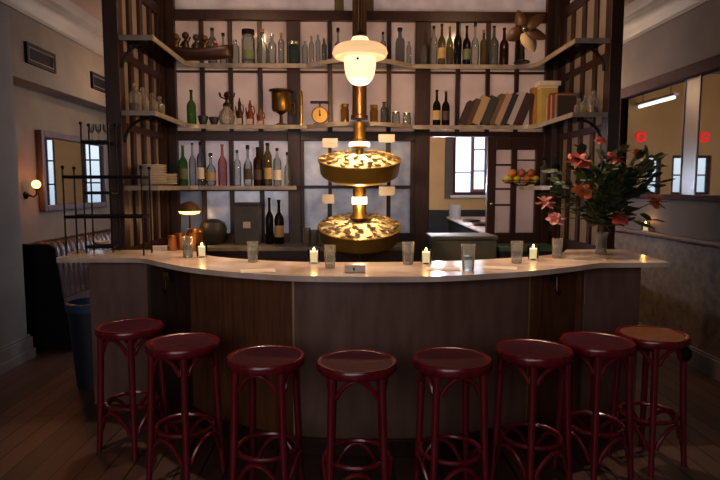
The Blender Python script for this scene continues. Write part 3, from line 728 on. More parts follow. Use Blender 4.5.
# ------------------------------------------------------------------ column, oyster tower, pendant
XC = atY(359.5, 60, 5.02).x; YC = 5.02
t = thing('column', (XC, YC, S2 + .001), 'bronze column rising from the bowed shelf to the ceiling behind the lamp', 'column')
MB().lathe([(0, 0), (.075, 0), (.075, .03), (.062, .04), (.062, ZC - S2 - .10), (.075, ZC - S2 - .08), (.085, ZC - S2 - .012), (0, ZC - S2 - .012)], n=28).build('shaft', M['bronze'], t)
# the top shelf must let the column through: collar ring
MB().lathe([(.063, S1 - S2 + .002), (.085, S1 - S2 + .002), (.085, S1 - S2 + .02), (.063, S1 - S2 + .02)], n=28).build('collar', M['old_brass'], t)

YT = 4.92; XT = atY(359.5, 200, YT).x
def zt(py, Y=YT): return atY(360, py, Y).z
tower = thing('oyster_tower', (XT, YT, 0), 'two-tiered brass oyster tower with tilted round basins behind the bar top', 'seafood tower')
z_top = S2 - .041
MB().lathe([(0, z_top), (.05, z_top), (.05, zt(139)), (.085, zt(142)), (.085, zt(146)), (.03, zt(149)), (.03, zt(170)), (.055, zt(178)), (.058, zt(212)), (.09, zt(218)), (.03, zt(224)), (.022, zt(240)), (.012, zt(252)), (.012, .03), (.12, .02), (.12, .0), (0, 0)][::-1], n=24).build('stem', M['old_brass'], tower)
for za, zb, r in ((142.5, 146.5, .088), (197, 204, .064)):
    MB().lathe([(r - .003, zt(za)), (r, zt(za)), (r, zt(zb)), (r - .003, zt(zb))], n=24).build('collar_lamp', M['collar_glow'], tower)
TILT = math.radians(15)
basins = []
for nm, pyc, R, H in (('upper', 160, .348, .14), ('lower', 226.5, .352, .135)):
    cz = zt(pyc)
    rot = Matrix.Rotation(TILT, 3, 'X')
    cc = (0, 0, cz)
    bs = MB().lathe([(.06, -H - .03), (R * .82, -H - .015), (R * .93, -H * .93), (R * .965, -H * .8), (R, -.01), (R + .01, 0), (R + .01, .008), (R - .012, .008), (R - .02, -.01), (R * .88, -H * .62), (.06, -H * .8)], cc, 48, rot).build('basin', M['basin_brass'], tower)
    s = MB(); n = 40; rings = []
    for i in range(9):
        rr = (R - .022) * i / 8
        if i == 0: rings.append([s.v(rot @ Vector((0, 0, .05)) + Vector(cc))]); continue
        rings.append([s.v(rot @ Vector((rr * math.cos(2 * PI * k / n), rr * math.sin(2 * PI * k / n), .05 * (1 - (i / 8) ** 2) - .004 + random.uniform(-.008, .008))) + Vector(cc)) for k in range(n)])
    for i in range(8):
        a, b_ = rings[i], rings[i + 1]
        for k in range(n):
            if len(a) == 1: s.f([a[0], b_[k], b_[(k + 1) % n]])
            else: s.f([a[k], b_[k], b_[(k + 1) % n], a[(k + 1) % n]])
    ice = s.build('crushed_ice', M['ice'], None, loc=(XT, YT, 0)); tag(ice, 'bed of crushed ice heaped in the %s basin of the tower' % nm, 'ice', kind='stuff')
    basins.append((nm, cz, R, rot))
# oysters: one proto, copies
op = thing('oyster', (0, 0, 0), 'x', 'oyster')
s = MB(); s.lathe([(0, -.008), (.016, -.005), (.027, .004), (.029, .007), (.023, .004), (0, .0)], n=12, sx=1.25, sy=.85, mat=Matrix.Rotation(.3, 3, 'Z')); s.build('shell', M['oyster'], op)
MB().sphere((.003, 0, .004), .013, sx=1.2, sy=.8, sz=.35, n=10).build('oyster_meat', M['pearl'], op)
first = True
for nm, cz, R, rot in basins:
    k = 0
    for ring, cnt in ((.36, 7), (.58, 12), (.76, 16), (.91, 18)):
        for i in range(cnt):
            a = 2 * PI * (i + (.5 if ring == .62 else 0)) / cnt + random.uniform(-.1, .1); rr = R * ring
            if rr < .1: continue
            p = rot @ Vector((rr * math.cos(a), rr * math.sin(a), .05 * (1 - ring ** 2) + .006)) + Vector((XT, YT, cz))
            o = op if first else copy_tree(op); first = False
            o.location = p; o.rotation_euler = (TILT + random.uniform(-.15, .15), random.uniform(-.15, .15), random.uniform(0, 6.28))
            o['label'] = 'oyster on its half shell on the ice of the %s basin' % nm; o['group'] = 'oysters in the %s basin' % nm
# price tags on picks
for px, py, hw, hh, zb, lb in ((330, 143, 7.5, 4.5, 0, 'blank white tag on a pick at the left of the upper basin'), (386.5, 138.5, 8, 4, 0, 'blank white tag on a pick at the right of the upper basin'),
                               (328, 199, 6, 4.5, 1, 'blank white tag on a pick at the left of the lower basin'), (387, 191, 8, 4.5, 1, 'blank white tag on a pick at the right of the lower basin')):
    Yt = 5.06; p = atY(px, py, Yt); cz = basins[zb][1]; k = Yt / 570
    zbed = cz + (Yt - YT) * math.tan(TILT) + .012
    t = thing('price_tag', (p.x, Yt, zbed), lb, 'tag', 'tags in the oyster basins')
    MB().tube([(0, 0, 0), (0, 0, p.z - zbed)], .005, 6).build('pick', M['black_metal'], t)
    MB().box(-hw * k, hw * k, -.009, -.006, p.z - zbed - hh * k, p.z - zbed + hh * k).build('card', M['tag'], t)

YP = 4.45; pp = atY(360, 60, YP); k = YP / 570
zl = lambda py: atY(360, py, YP).z
pend = thing('pendant_lamp', (pp.x, YP, zl(85)), 'glowing opal glass pendant lamp with a flared brim hanging over the bar', 'lamp')
z0 = zl(85)
MB().lathe([(0, 0), (.04, .003), (.072, .018), (.096, .045), (.110, .08), (.118, .12), (.122, .17), (.121, zl(58) - z0), (0.10, zl(57) - z0)], n=36).build('globe', M['opal'], pend)
br = [(.115, zl(58.5) - z0), (.16, zl(59) - z0), (.195, zl(57.5) - z0), (.212, zl(53.5) - z0), (.20, zl(48.5) - z0), (.17, zl(45.5) - z0), (.12, zl(44) - z0), (.068, zl(44) - z0)]
MB().lathe(br, n=40).build('brim', M['opal_brim'], pend)
MB().lathe([(.068, zl(44) - z0), (.068, zl(40) - z0), (.058, zl(37.5) - z0), (.02, zl(36.5) - z0), (0, zl(36.5) - z0)], n=28).build('collar', M['opal'], pend)
MB().lathe([(.055, zl(36.4) - z0), (.03, zl(33) - z0), (.012, zl(31) - z0), (0.012, ZC - z0 - .03), (.06, ZC - z0 - .025), (.06, ZC - z0 - .003), (0, ZC - z0 - .003)], n=20).build('stem', M['bronze'], pend)
MB().sphere((-.02, -.122, zl(62) - z0), .010).build('screw', M['black_metal'], pend)

# ------------------------------------------------------------------ bar
front = [(-1.48, 3.965), (-1.38, 3.92), (-1.166, 3.693), (-.948, 3.48), (-.605, 3.266), (-.307, 3.147), (0, 3.103), (.3, 3.095), (.524, 3.107), (.763, 3.165), (1.129, 3.30), (1.444, 3.484), (1.62, 3.60), (1.72, 3.625)]
fs = [tuple(p) for p in spline([Vector((a, b_, 0)) for a, b_ in front], 6)]
inner = [(1.74, 4.42), (1.62, 4.2), (1.40, 4.02), (1.1, 3.88), (.7, 3.75), (.1, 3.70), (-.4, 3.76), (-.75, 3.92), (-1.02, 4.14), (-1.2, 4.48)]
ins = [tuple(p) for p in spline([Vector((a, b_, 0)) for a, b_ in inner], 5)]
poly = [(-2.0, 3.975)] + [(p[0], p[1]) for p in fs] + [(2.117, 3.631), (2.21, 4.42)] + [(p[0], p[1]) for p in ins] + [(-2.1, 4.48)]
top = MB().prism(poly, 1.068, 1.10).build('marble_counter', M['marble'], bev=.006, smooth=30)
tag(top, 'long curved pale marble bar top running across the room', 'countertop')
bar = thing('bar_counter', (0, 3.4, 0), 'curved dark panelled bar front standing under the marble top', 'bar')
def bp(mb, name, mat, bev=.004):
    o = mb.build(name, mat, bar, bev=bev, smooth=30); o.location = (0, -3.4, 0); return o
fb = [p for p in fs if -1.2 <= p[0] <= 1.40]
i0 = min(range(len(fb)), key=lambda i: abs(fb[i][0] + .36)); i1 = min(range(len(fb)), key=lambda i: abs(fb[i][0] - 1.27))
ZB = 1.066
bp(strip(fb[:i0 + 1], .17, .23, .0, ZB), 'front_panel', M['bar_wood'])
bp(strip(fb[i0:i1 + 1], .17, .23, .0, ZB), 'front_panel', M['bar_panel'])
bp(strip(fb[i1:], .17, .23, .0, ZB), 'front_panel', M['bar_wood'])
for i in (i0, i1):
    q = offset(fb, .17)[i]; bp(MB().box(q[0] - .006, q[0] + .006, q[1] - .006, q[1] + .004, 0, ZB), 'joint_strip', M['brass_strip'], 0)
bp(strip(fb, .14, .17, .0, .10), 'plinth', M['dark_wood'])
e0 = offset(fb, .2)[0]; e1 = offset(fb, .2)[-1]
# recessed returns and end wings
bp(MB().prism([(-1.40, 4.02), (-1.36, 4.02), (e0[0] + .0, e0[1] + .03), (e0[0] + .02, e0[1] + .07), (-1.36, 4.2), (-1.40, 4.2)], 0, ZB), 'return_panel', M['dark_wood'])
bp(MB().box(-1.84, -1.40, 4.10, 4.16, 0, ZB), 'wing_panel', M['bar_panel'])
bp(MB().box(-1.84, -1.78, 4.16, 4.44, 0, ZB), 'end_panel', M['bar_panel'])
bp(MB().prism([(e1[0], e1[1] + .0), (1.60, 3.86), (1.64, 3.86), (1.64, 3.92), (1.60, 3.92), (e1[0] - .03, e1[1] + .06)], 0, ZB), 'return_panel', M['bar_wood'])
bp(MB().box(1.64, 2.03, 3.82, 3.88, 0, ZB), 'wing_panel', M['bar_panel'])
bp(MB().box(1.97, 2.03, 3.88, 4.40, 0, ZB), 'end_panel', M['bar_panel'])
# bag hooks
for px, py, Y, lb in ((166, 290, 3.86, ''), (556.5, 291, 3.60, '')):
    p = atY(px, py, Y - .04)
    bp(MB().tube([(p.x, p.y, p.z + .09), (p.x, p.y - .005, p.z + .02), (p.x, p.y - .02, p.z - .01), (p.x, p.y - .045, p.z - .012), (p.x, p.y - .055, p.z + .015)], .009, 8).box(p.x - .018, p.x + .018, p.y + .005, p.y + .07, p.z + .06, p.z + .12), 'bag_hook', M['bronze'], 0)

# back counter inside the island, cooler and ledge
t = thing('back_counter', (-.35, 5.3, 0), 'low dark back counter with a pale stone top under the left and centre panes', 'counter')
MB().box(-1.25, .92, -.04, .36, 0, 1.0).build('cabinet', M['dark_wood'], t)
MB().box(-1.27, .93, -.07, .37, 1.001, 1.04).build('counter_top', M['shelf'], t, bev=.005)
for i in range(4): 
    x = -1.2 + i * .53
    d = MB().box(x, x + .48, -.062, -.042, .12, .92).build('cabinet_door', M['dark_wood'], t, bev=.004)
    MB().tube([(x + .42, -.075, .6), (x + .42, -.075, .75)], .006, 6).build('handle', M['steel'], d)
LZ = 1.131
t = thing('cooler_cabinet', (1.115, 5.35, 0), 'grey-green metal cooler cabinet standing below the pass-through opening', 'cabinet')
MB().box(-.31, .30, -.1, .30, 0, 1.10).build('cabinet_body', M['green_case'], t, bev=.01)
MB().box(-.32, .31, -.11, .31, 1.101, 1.135).build('cabinet_lid', M['green_case'], t, bev=.006)
t = thing('side_counter', (1.72, 5.35, 0), 'small dark counter with teal top below the glazed door', 'counter')
MB().box(-.27, .28, -.08, .28, 0, .99).build('cabinet', M['charcoal'], t)
MB().box(-.28, .29, -.1, .29, .991, 1.03).build('counter_top', pbr('teal_top', '37504C', '44605A', .4, scale=6), t)

# things on the sill / back counter under the left panes
CT = 1.041
yb = 5.50
t = thing('desk_lamp', (atY(187, 230, 5.2).x, 5.30, CT), 'small desk lamp with a dark dome shade glowing underneath by the left corner', 'lamp')
lz = atY(187, 211, 5.3).z - CT
MB().lathe([(0, 0), (.06, 0), (.055, .012), (.01, .02), (.008, lz + .05), (0, lz + .05)], n=16).build('base', M['bronze'], t)
MB().lathe([(.105, lz), (.10, lz + .02), (.075, lz + .06), (.03, lz + .085), (0, lz + .09), ], n=28)  .build('lamp_shade', M['fan_dark'], t)
MB().lathe([(.098, lz - .001), (.085, lz - .022), (.04, lz - .032), (.012, lz - .034)], n=28).build('diffuser', M['sconce_glow'], t)
point((t.location.x, t.location.y, CT + lz - .07), 1.2, 'FFC080', .02, 'desk_bulb')
t = thing('storage_box', (atY(248, 232, 5.5).x, 5.52, CT), 'tall dark slate storage box on the back counter under the shelf bottles', 'box')
MB().box(-.12, .12, -.08, .08, 0, .37).build('box_body', pbr('slate_box', '2C3138', '363C44', .6, scale=8), t, bev=.006)
MB().box(-.124, .124, -.084, .084, .371, .40).build('lid', pbr('slate_lid', '20242A', None, .6), t, bev=.004)
MB().box(-.035, .035, -.086, -.082, .16, .22).build('paper_label', M['tag'], t)
for i, (px, hp, wp, g, lab) in enumerate(((269.5, 46, 8, 'dark', None), (279, 44, 10, 'dark', 'tan'))):
    p = atY(px, 220, 5.52); bottle((p.x, 5.52, CT), wp * .0047, hp * .0097, 'wine', g, 'black', lab, ['dark wine bottle next to the slate storage box', 'dark wine bottle with tan label beside the left post'][i], 'wine bottles on the back counter')
tag(MB().lathe([(0, 0), (.07, 0), (.12, .06), (.13, .15), (.11, .21), (.05, .24), (0, .245)], n=24).build('covered_dish', M['charcoal'], None, loc=(atY(213, 225, 5.5).x, 5.50, CT)), 'dark domed dish on the back counter right of the desk lamp', 'dish')

# ------------------------------------------------------------------ glasses, candles, cups on the bar
BT = 1.101
GP = thing('tumbler', (0, 0, 0), 'x', 'glass', 'water glasses along the bar')
MB().lathe([(0, 0), (.028, 0), (.031, .004), (.037, .135), (.0345, .135), (.0285, .012), (0, .010)], n=24).build('glass_wall', M['tumbler'], GP)
MB().lathe([(0, .011), (.0275, .011), (.032, .075), (0, .075)], n=24).build('water', thin_glass('water', 'E6EEF0', .25, .02), GP)
gl = [(188, 257, 'beside the copper cups at the left', 1.05), (253, 262, 'alone on the bar between the left candle and the oyster tower', 1), (330, 267, 'just right of the candle under the left of the oyster tower', 1), (408, 264, 'right below the lower oyster basin', 1.05),
      (468, 270, 'in front of the cooler cabinet, nearest the bar edge', 1.12), (516.5, 263, 'left of the candle near the glazed door', 1.05), (557, 258, 'between the right candle and the flower vase', 1)]
for i, (px, py, lb, sc) in enumerate(gl):
    o = GP if i == 0 else copy_tree(GP); o.location = atZ(px, py, BT); o.scale = (sc, sc, sc); o['label'] = 'clear water glass ' + lb
VP = thing('votive_candle', (0, 0, 0), 'x', 'candle', 'votive candles')
MB().lathe([(0, 0), (.026, 0), (.028, .004), (.032, .075), (.030, .075), (.026, .008), (0, .007)], n=20).build('glass_cup', M['glass'], VP)
M['wax_glow'] = opal('wax_emissive', 'FFD79A', .5, .75)  # candlelight in the wax is put in as emission
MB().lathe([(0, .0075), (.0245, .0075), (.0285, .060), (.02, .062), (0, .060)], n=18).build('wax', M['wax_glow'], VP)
MB().lathe([(0, .0605), (.0045, .064), (.006, .069), (.003, .078), (0, .084)], n=10).build('flame', M['flame'], VP)
cd = [(202, 257, 'lit candle in a glass cup beside the copper cups'), (314, 263, 'lit candle in a glass cup left of the oyster tower'), (426, 263.5, 'lit candle in a glass cup right of the oyster tower'), (533, 259.5, 'lit candle in a glass cup nearest the flower vase')]
for i, (px, py, lb) in enumerate(cd):
    o = VP if i == 0 else copy_tree(VP); p = atZ(px, py, BT); o.location = p; o.scale = (1.25,) * 3; o['label'] = lb
    point((p.x, p.y, BT + .14), 1.0, 'FFB060', .015, 'candle_light')
o = copy_tree(VP); p = atX(646, 229, XR - .055); o.location = (XR - .06, p.y, 1.141); o['label'] = 'lit candle in a glass cup on the wall ledge behind the bouquet'
point((XR - .07, p.y, 1.26), .6, 'FFB060', .015, 'candle_light')
CP = thing('copper_cup', (0, 0, 0), 'x', 'cup', 'copper cups at the left of the bar')
MB().lathe([(0, 0), (.030, 0), (.034, .005), (.036, .105), (.0335, .105), (.031, .008), (0, .007)], n=24).build('cup_body', M['copper'], CP)
MB().lathe([(.0362, .08), (.038, .084), (.038, .09), (.0362, .094)], n=24).build('band', M['brass'], CP)
for i, (px, py, sc, lb) in enumerate(((195.5, 250, 1.6, 'tallest copper cup behind the leftmost candle'), (173.5, 250, 1.1, 'short copper cup at the left end of the cup row'), (181, 249, 1.2, 'short copper cup right behind the leftmost water glass'))):
    o = CP if i == 0 else copy_tree(CP); o.location = atZ(px, py, BT); o.scale = (sc, sc, sc); o['label'] = lb
# napkins, menus, card holder, dish
for px, py, lb, rz in ((160, 250, 'folded white napkin stack left of the copper cups', .2),):
    t = thing('napkin_stack', atZ(px, py, BT), lb, 'napkins', None, rz)
    for k in range(4): MB().box(-.06, .06, -.05, .05, k * .008, k * .008 + .0065).build('napkin', M['paper'], t, bev=.002)
for i, (px, py, rz, lb) in enumerate(((258, 271, .2, 'paper menu lying flat in front of the second water glass'), (443, 269, -.1, 'paper menu lying flat left of the tallest water glass'), (500, 268, -.3, 'paper menu lying flat right of the tallest water glass'), (590, 259, -.4, 'paper menu lying flat below the flower vase'))):
    p = atZ(px, py, BT)
    t = thing('paper_menu', p, lb, 'menu', 'menus on the bar', rz)
    MB().box(-.10, .10, -.07, .07, 0, .002).build('sheet', M['paper'], t)
    MB().box(-.08, .08, -.05, -.047, .0022, .0026).build('rule_line', M['rose_frame'], t)
t = thing('sugar_caddy', atZ(355, 272, BT), 'low white caddy with small dark slot on the bar below the tower', 'caddy')
MB().box(-.06, .06, -.03, .03, 0, .045).build('caddy_body', M['plate'], t, bev=.006)
MB().box(-.012, -.002, -.032, -.0305, .012, .03).build('slot', M['black'], t)
# small glasses on back counter beside tower
for i, (px, h) in enumerate(((306, .17), (313.5, .15), (321, .18), (330, .14))):
    p = atY(px, 240, 5.25)
    tag(MB().lathe([(0, 0), (.03, 0), (.032, .004), (.038, h), (.035, h), (.029, .008), (0, .007)], n=18).build('glass_tumbler', M['crystal'], None, loc=(p.x, 5.34, CT)), 'cloudy glass on the back counter left of the tower, %s from the left post' % ORD[i], 'glass', 'glasses on the back counter')

# ------------------------------------------------------------------ flowers
vp = atZ(601, 254, BT)
t = thing('flower_vase', (vp.x, vp.y, BT), 'clear glass vase holding the big bouquet at the right end of the bar', 'vase')
MB().lathe([(0, 0), (.036, 0), (.04, .006), (.036, .08), (.038, .13), (.05, .16), (.047, .16), (.034, .13), (.032, .08), (.036, .012), (0, .010)], n=24).build('glass_wall', M['tumbler'], t)
MB().lathe([(0, .012), (.034, .012), (.030, .08), (.031, .11), (0, .11)], n=20).build('water', thin_glass('vase_water', 'DCE8DC', .25, .02), t)
bq = thing('flower_bouquet', (vp.x, vp.y, BT + .02), 'large loose bouquet of dark leaves with red, orange and pink blooms in a vase', 'bouquet')
O = Vector((vp.x, vp.y, BT + .02))
fl = [(578, 160, 'petal_red', 1.15), (616, 157, 'petal_red', .95), (582, 190, 'petal_orange', 1.0), (656, 201, 'petal_orange', 1.05), (618, 217, 'petal_red', .95), (545, 202, 'petal_pink', .95), (555, 218, 'petal_pink', .9), (600, 140, 'petal_red', .6), (637, 152, 'petal_red', .6)]
stems = MB(); heads = []
for i, (px, py, mt, sc) in enumerate(fl):
    Y = vp.y + (-.14, -.08, -.18, .02, -.16, -.05, -.12, .08, .05)[i]
    p = atY(px, py, Y) - O; heads.append((p, mt, sc))
    base = Vector((random.uniform(-.02, .02), random.uniform(-.02, .02), .03)); mid = Vector((p.x * .25, p.y * .25, max(p.z * .55, .24)))
    stems.tube(spline([base, Vector((p.x * .06, p.y * .06, .2)), mid, p], 5), .004, 6)
ends = []
for i in range(60):
    a = random.uniform(0, 2 * PI); el = random.uniform(-.05, 1); R = random.uniform(.18, .46)
    p = Vector((R * math.cos(a) * (1.05 - .25 * el), max(-.3, min(.13, .5 * R * math.sin(a))), .38 + .40 * el + random.uniform(-.16, .06)))
    if i % 5 == 0: p = Vector((random.uniform(.25, .42), random.uniform(-.1, .1), random.uniform(.45, .72)))
    base = Vector((random.uniform(-.02, .02), random.uniform(-.02, .02), .03))
    sp = spline([base, Vector((p.x * .06, p.y * .08, .2)), Vector((p.x * .45, p.y * .45, .2 + (p.z - .2) * .6)), p], 5)
    stems.tube(sp, .003, 5); ends.append(sp)
stems.build('stems', M['stem'], bq)
def leaf_mesh(s, p, d, ln, wd, ymax=.19):
    d = d.normalized(); sd = d.cross(Vector((0, 0, 1)))
    sd = sd.normalized() if sd.length > .01 else Vector((1, 0, 0))
    sd = (sd + Vector((random.uniform(-.5, .5), random.uniform(-.5, .5), random.uniform(-.7, .7)))).normalized()
    nrm = d.cross(sd).normalized(); prev = None
    for k in range(6):
        u = k / 5; w = wd * math.sin(PI * min(.98, u * .92 + .06)); c = p + d * ln * u - Vector((0, 0, 1)) * ln * .25 * u * u; c.y = min(c.y, ymax)
        cur = (s.v(c + sd * w + nrm * w * .25), s.v(c), s.v(c - sd * w + nrm * w * .25))
        if prev: s.f([prev[0], prev[1], cur[1], cur[0]]); s.f([prev[1], prev[2], cur[2], cur[1]])
        prev = cur
s1, s2 = MB(), MB()
for i, sp in enumerate(ends):
    for q in range(9):
        u = .35 + .65 * q / 8; idx = min(len(sp) - 2, int(u * (len(sp) - 1))); p = sp[idx]
        d = (sp[idx + 1] - sp[idx]).normalized() + Vector((random.uniform(-1, 1), random.uniform(-1, 1), random.uniform(-.5, .6)))
        leaf_mesh(s1 if random.random() < .5 else s2, p, d, random.uniform(.08, .15), random.uniform(.022, .04))
s1.build('foliage', M['leaf'], bq); s2.build('foliage', M['leaf2'], bq)
for p, mt, sc in heads:
    s = MB()
    for layer, (n, r, up_) in enumerate(((6, .062, .25), (6, .048, .7), (5, .03, 1.3))):
        for k in range(n):
            a = 2 * PI * k / n + layer * .5; d = Vector((math.cos(a), math.sin(a), up_)).normalized()
            d = Matrix.Rotation(.7, 3, 'X') @ d
            leaf_mesh(s, Vector((0, 0, 0)), d, r * sc * 1.35, r * sc * .6)
    s.sphere((0, 0, 0), .014 * sc)
    f_ = s.build('bloom', M[mt], bq, loc=p)

# ------------------------------------------------------------------ stools
def make_stool(seat_mat):
    t = thing('bar_stool', (0, 0, 0), 'x', 'stool', 'bentwood stools along the bar')
    R = .195; H = .76
    MB().lathe([(0, H - .012), (R - .03, H - .012), (R - .03, H - .004), (R * .5, H - .007), (0, H - .008)], n=40).build('seat_panel', seat_mat, t)
    MB().lathe([(R - .031, H - .045), (R - .008, H - .045), (R, H - .035), (R, H - .010), (R - .006, H), (R - .022, H), (R - .030, H - .006)][::-1] + [(R - .030, H - .006)], n=40).build('seat_rim', M['stool'], t)
    rt_, rb_ = .163, .198
    def legp(k, z):
        u = 1 - z / (H - .045); r = rt_ + (rb_ - rt_) * (u * .75 + .25 * u ** 4); a = PI / 2 * k
        return Vector((r * math.cos(a), r * math.sin(a), z))
    for k in range(4):
        MB().tube([legp(k, z) for z in (0, .05, .12, .25, .4, .55, H - .046)], [.016, .0165, .017, .018, .0185, .019, .019], 10).build('leg', M['stool'], t)
    zr = .29; rr = (legp(0, zr)).x - .030
    MB().tube([(rr * math.cos(a * PI / 20), rr * math.sin(a * PI / 20), zr) for a in range(40)], .0125, 8, True).build('foot_ring', M['stool'], t)
    for z1, z0, rad in ((H - .056, H - .145, .0115), (zr - .022, zr - .145, .0115)):
        for k in range(4):
            a, b_ = legp(k, z0), legp(k + 1, z0); pts = []
            A_, B_ = PI / 2 * k + .13, PI / 2 * (k + 1) - .13; r0 = a.xy.length
            for i in range(17):
                u = i / 16; th = A_ + (B_ - A_) * u; h = math.sin(PI * u) ** .72
                rr2 = r0 - .012 - .012 * h
                pts.append((rr2 * math.cos(th), rr2 * math.sin(th), z0 + (z1 - z0) * h))
            MB().tube(pts, rad, 8).build('brace', M['stool'], t)
    return t
st = [(130, 325, 0, 'dark red bentwood bar stool at the far left end of the bar'), (183, 341, 0, 'dark red bentwood bar stool, second from the left end'), (266, 355, 25, 'dark red bentwood bar stool, third from the left, by the brass joint line'),
      (357, 360, 45, 'dark red bentwood bar stool below the oyster tower, fourth from the left'), (452, 357, -25, 'dark red bentwood bar stool, fifth from the left, right of centre'), (534, 348, 0, 'dark red bentwood bar stool, third from the right end'),
      (597, 340, 3, 'dark red bentwood bar stool, second from the right end'), (648, 333, 8, 'bar stool with a worn tan seat at the far right end')]
proto = make_stool(M['stool_seat'])
for i, (px, py, a, lb) in enumerate(st):
    o = proto if i == 0 else (make_stool(M['stool_tan']) if i == 7 else copy_tree(proto))
    p = atZ(px, py, .76); o.location = (p.x + (.022 if i == 7 else 0), p.y, 0); o.rotation_euler = (0, 0, math.radians(a) - math.atan2(p.x, p.y)); o['label'] = lb
    if i == 7:
        MB().sphere((.17, -.02, .66), .035, sz=1.2).tube([(.17, -.02, .69), (.165, -.01, .715)], .008, 6).build('hanging_knob', M['black'], o)

# ------------------------------------------------------------------ left side: mirror, sconce, vents, banquette, bin, wire racks
p0, p1 = atX(40, 131, XN + .05), atX(107, 200, XN + .05)
y0, y1, z0, z1 = p0.y, p1.y, 1.33, 2.18
t = thing('wall_mirror', (XN + .003, (y0 + y1) / 2, z0), 'large mirror in a purple-grey frame above the banquette on the left wall', 'mirror')
w = (y1 - y0) / 2; h = z1 - z0; fw = .065
s = MB(); s.box(0, .06, -w, -w + fw, 0, h); s.box(0, .06, w - fw, w, 0, h); s.box(0, .06, -w + fw, w - fw, 0, fw); s.box(0, .06, -w + fw, w - fw, h - fw, h)
s.build('mirror_frame', M['purple_frame'], t, bev=.01)
MB().box(.01, .025, -w + fw, w - fw, fw, h - fw).build('mirror_glass', M['mirror'], t)
p = atX(35, 185, XN + .10)
t = thing('wall_sconce', (XN + .002, p.y, p.z - .12), 'small wall sconce with a glowing amber globe beside the framed mirror', 'sconce')
MB().lathe([(0, 0), (.04, 0), (.04, .012), (.02, .03), (0, .03)], (0, 0, .02), 16, Matrix.Rotation(PI / 2, 3, 'Y')).build('wall_plate', M['black_metal'], t)
MB().tube([(.03, 0, .02), (.08, 0, .0), (.11, 0, .03), (.11, 0, .07)], .009, 8).lathe([(.015, .07), (.03, .085), (0, .09)], (.11, 0, 0), 14).build('arm', M['black_metal'], t)
MB().sphere((.11, 0, .127), .042).build('globe', M['sconce_glow'], t)
point((XN + .19, p.y, p.z + .02), 5.0, 'FF9040', .03, 'sconce_light')
for i, (pa, pb_) in enumerate((((24, 42), (54, 72)), ((90, 71), (110, 92)))):
    a, c = atX(*pa, XL), atX(*pb_, XL); zc = 2.835
    t = thing('wall_vent', (XL + .001, (a.y + c.y) / 2, zc), ['dark framed air vent nearest the front on the left wall header', 'dark framed air vent on the left wall header, half behind the post'][i], 'vent', 'air vents on the left wall')
    hw = (c.y - a.y) / 2; hh = .095
    s = MB(); s.box(0, .025, -hw, -hw + .03, -hh, hh); s.box(0, .025, hw - .03, hw, -hh, hh); s.box(0, .025, -hw + .03, hw - .03, -hh, -hh + .03); s.box(0, .025, -hw + .03, hw - .03, hh - .03, hh); s.build('frame', M['black'], t)
    q_ = MB(); i_ = .03; q_.box(.0, .02, -hw + i_, -hw + i_ + .016, -hh + i_, hh - i_); q_.box(.0, .02, hw - i_ - .016, hw - i_, -hh + i_, hh - i_); q_.box(0, .02, -hw + i_ + .016, hw - i_ - .016, -hh + i_, -hh + i_ + .012); q_.box(0, .02, -hw + i_ + .016, hw - i_ - .016, hh - i_ - .012, hh - i_); q_.build('inner_frame', M['purple_frame'], t)
    MB().box(0, .006, -hw + .03, hw - .03, -hh + .03, hh - .03).build('backing', M['black'], t)
    s = MB()
    for q in range(5): s.box(.008, .018, -hw + .048, hw - .048, -hh + .052 + q * .019, -hh + .056 + q * .019)
    s.build('grille', M['black'], t)

bqy0, bqy1 = 5.55, 8.6
t = thing('banquette', (XN + .04, bqy0, 0), 'channel-tufted oxblood leather banquette with black end along the left wall', 'bench')
prof = [(0, 0), (.62, 0), (.62, .45), (.42, .47), (.36, 1.00), (.30, 1.04), (0, 1.04)]
MB().prism([(a, z) for a, z in prof], 0, .05, axis='y').build('end_panel', M['black'], t, bev=.008)
MB().box(0, .58, .051, bqy1 - bqy0, 0, .36).build('base', M['black'], t)
MB().box(.30, .64, .055, bqy1 - bqy0, .361, .47).build('seat_cushion', M['leather'], t, bev=.03)
s = MB(); n = 26; L = bqy1 - bqy0 - .06; rows = []
for i in range(n * 4 + 1):
    y = .055 + L * i / (n * 4); bul = .035 * abs(math.sin(PI * i / 4)) ** .6
    rows.append([s.v(q) for q in ((.02, y, .362), (.285 + bul * .0, y, .362), (.29 + bul, y, .50), (.27 + bul, y, .75), (.25 + bul, y, .96), (.22 + bul, y, 1.02 + bul * .5), (.15, y, 1.04 + bul * .6), (.02, y, 1.02))])
for a, b_ in zip(rows, rows[1:]):
    for k in range(8): s.f([a[k], a[(k + 1) % 8], b_[(k + 1) % 8], b_[k]])
s.f(rows[0]); s.f(rows[-1])
s.build('backrest', M['leather'], t, smooth=60)

t = thing('waste_bin', (-2.03, 4.55, 0), 'dark navy tapered waste bin with a blue rim beside the bar end', 'bin')
MB().lathe([(0, 0), (.13, 0), (.18, .66), (.172, .66), (.125, .01), (0, .01)], n=28).build('bin_body', M['navy'], t)
MB().lathe([(.181, .62), (.19, .62), (.192, .68), (.17, .685), (.15, .60), (0, .58)], n=28).build('liner', M['blue'], t)

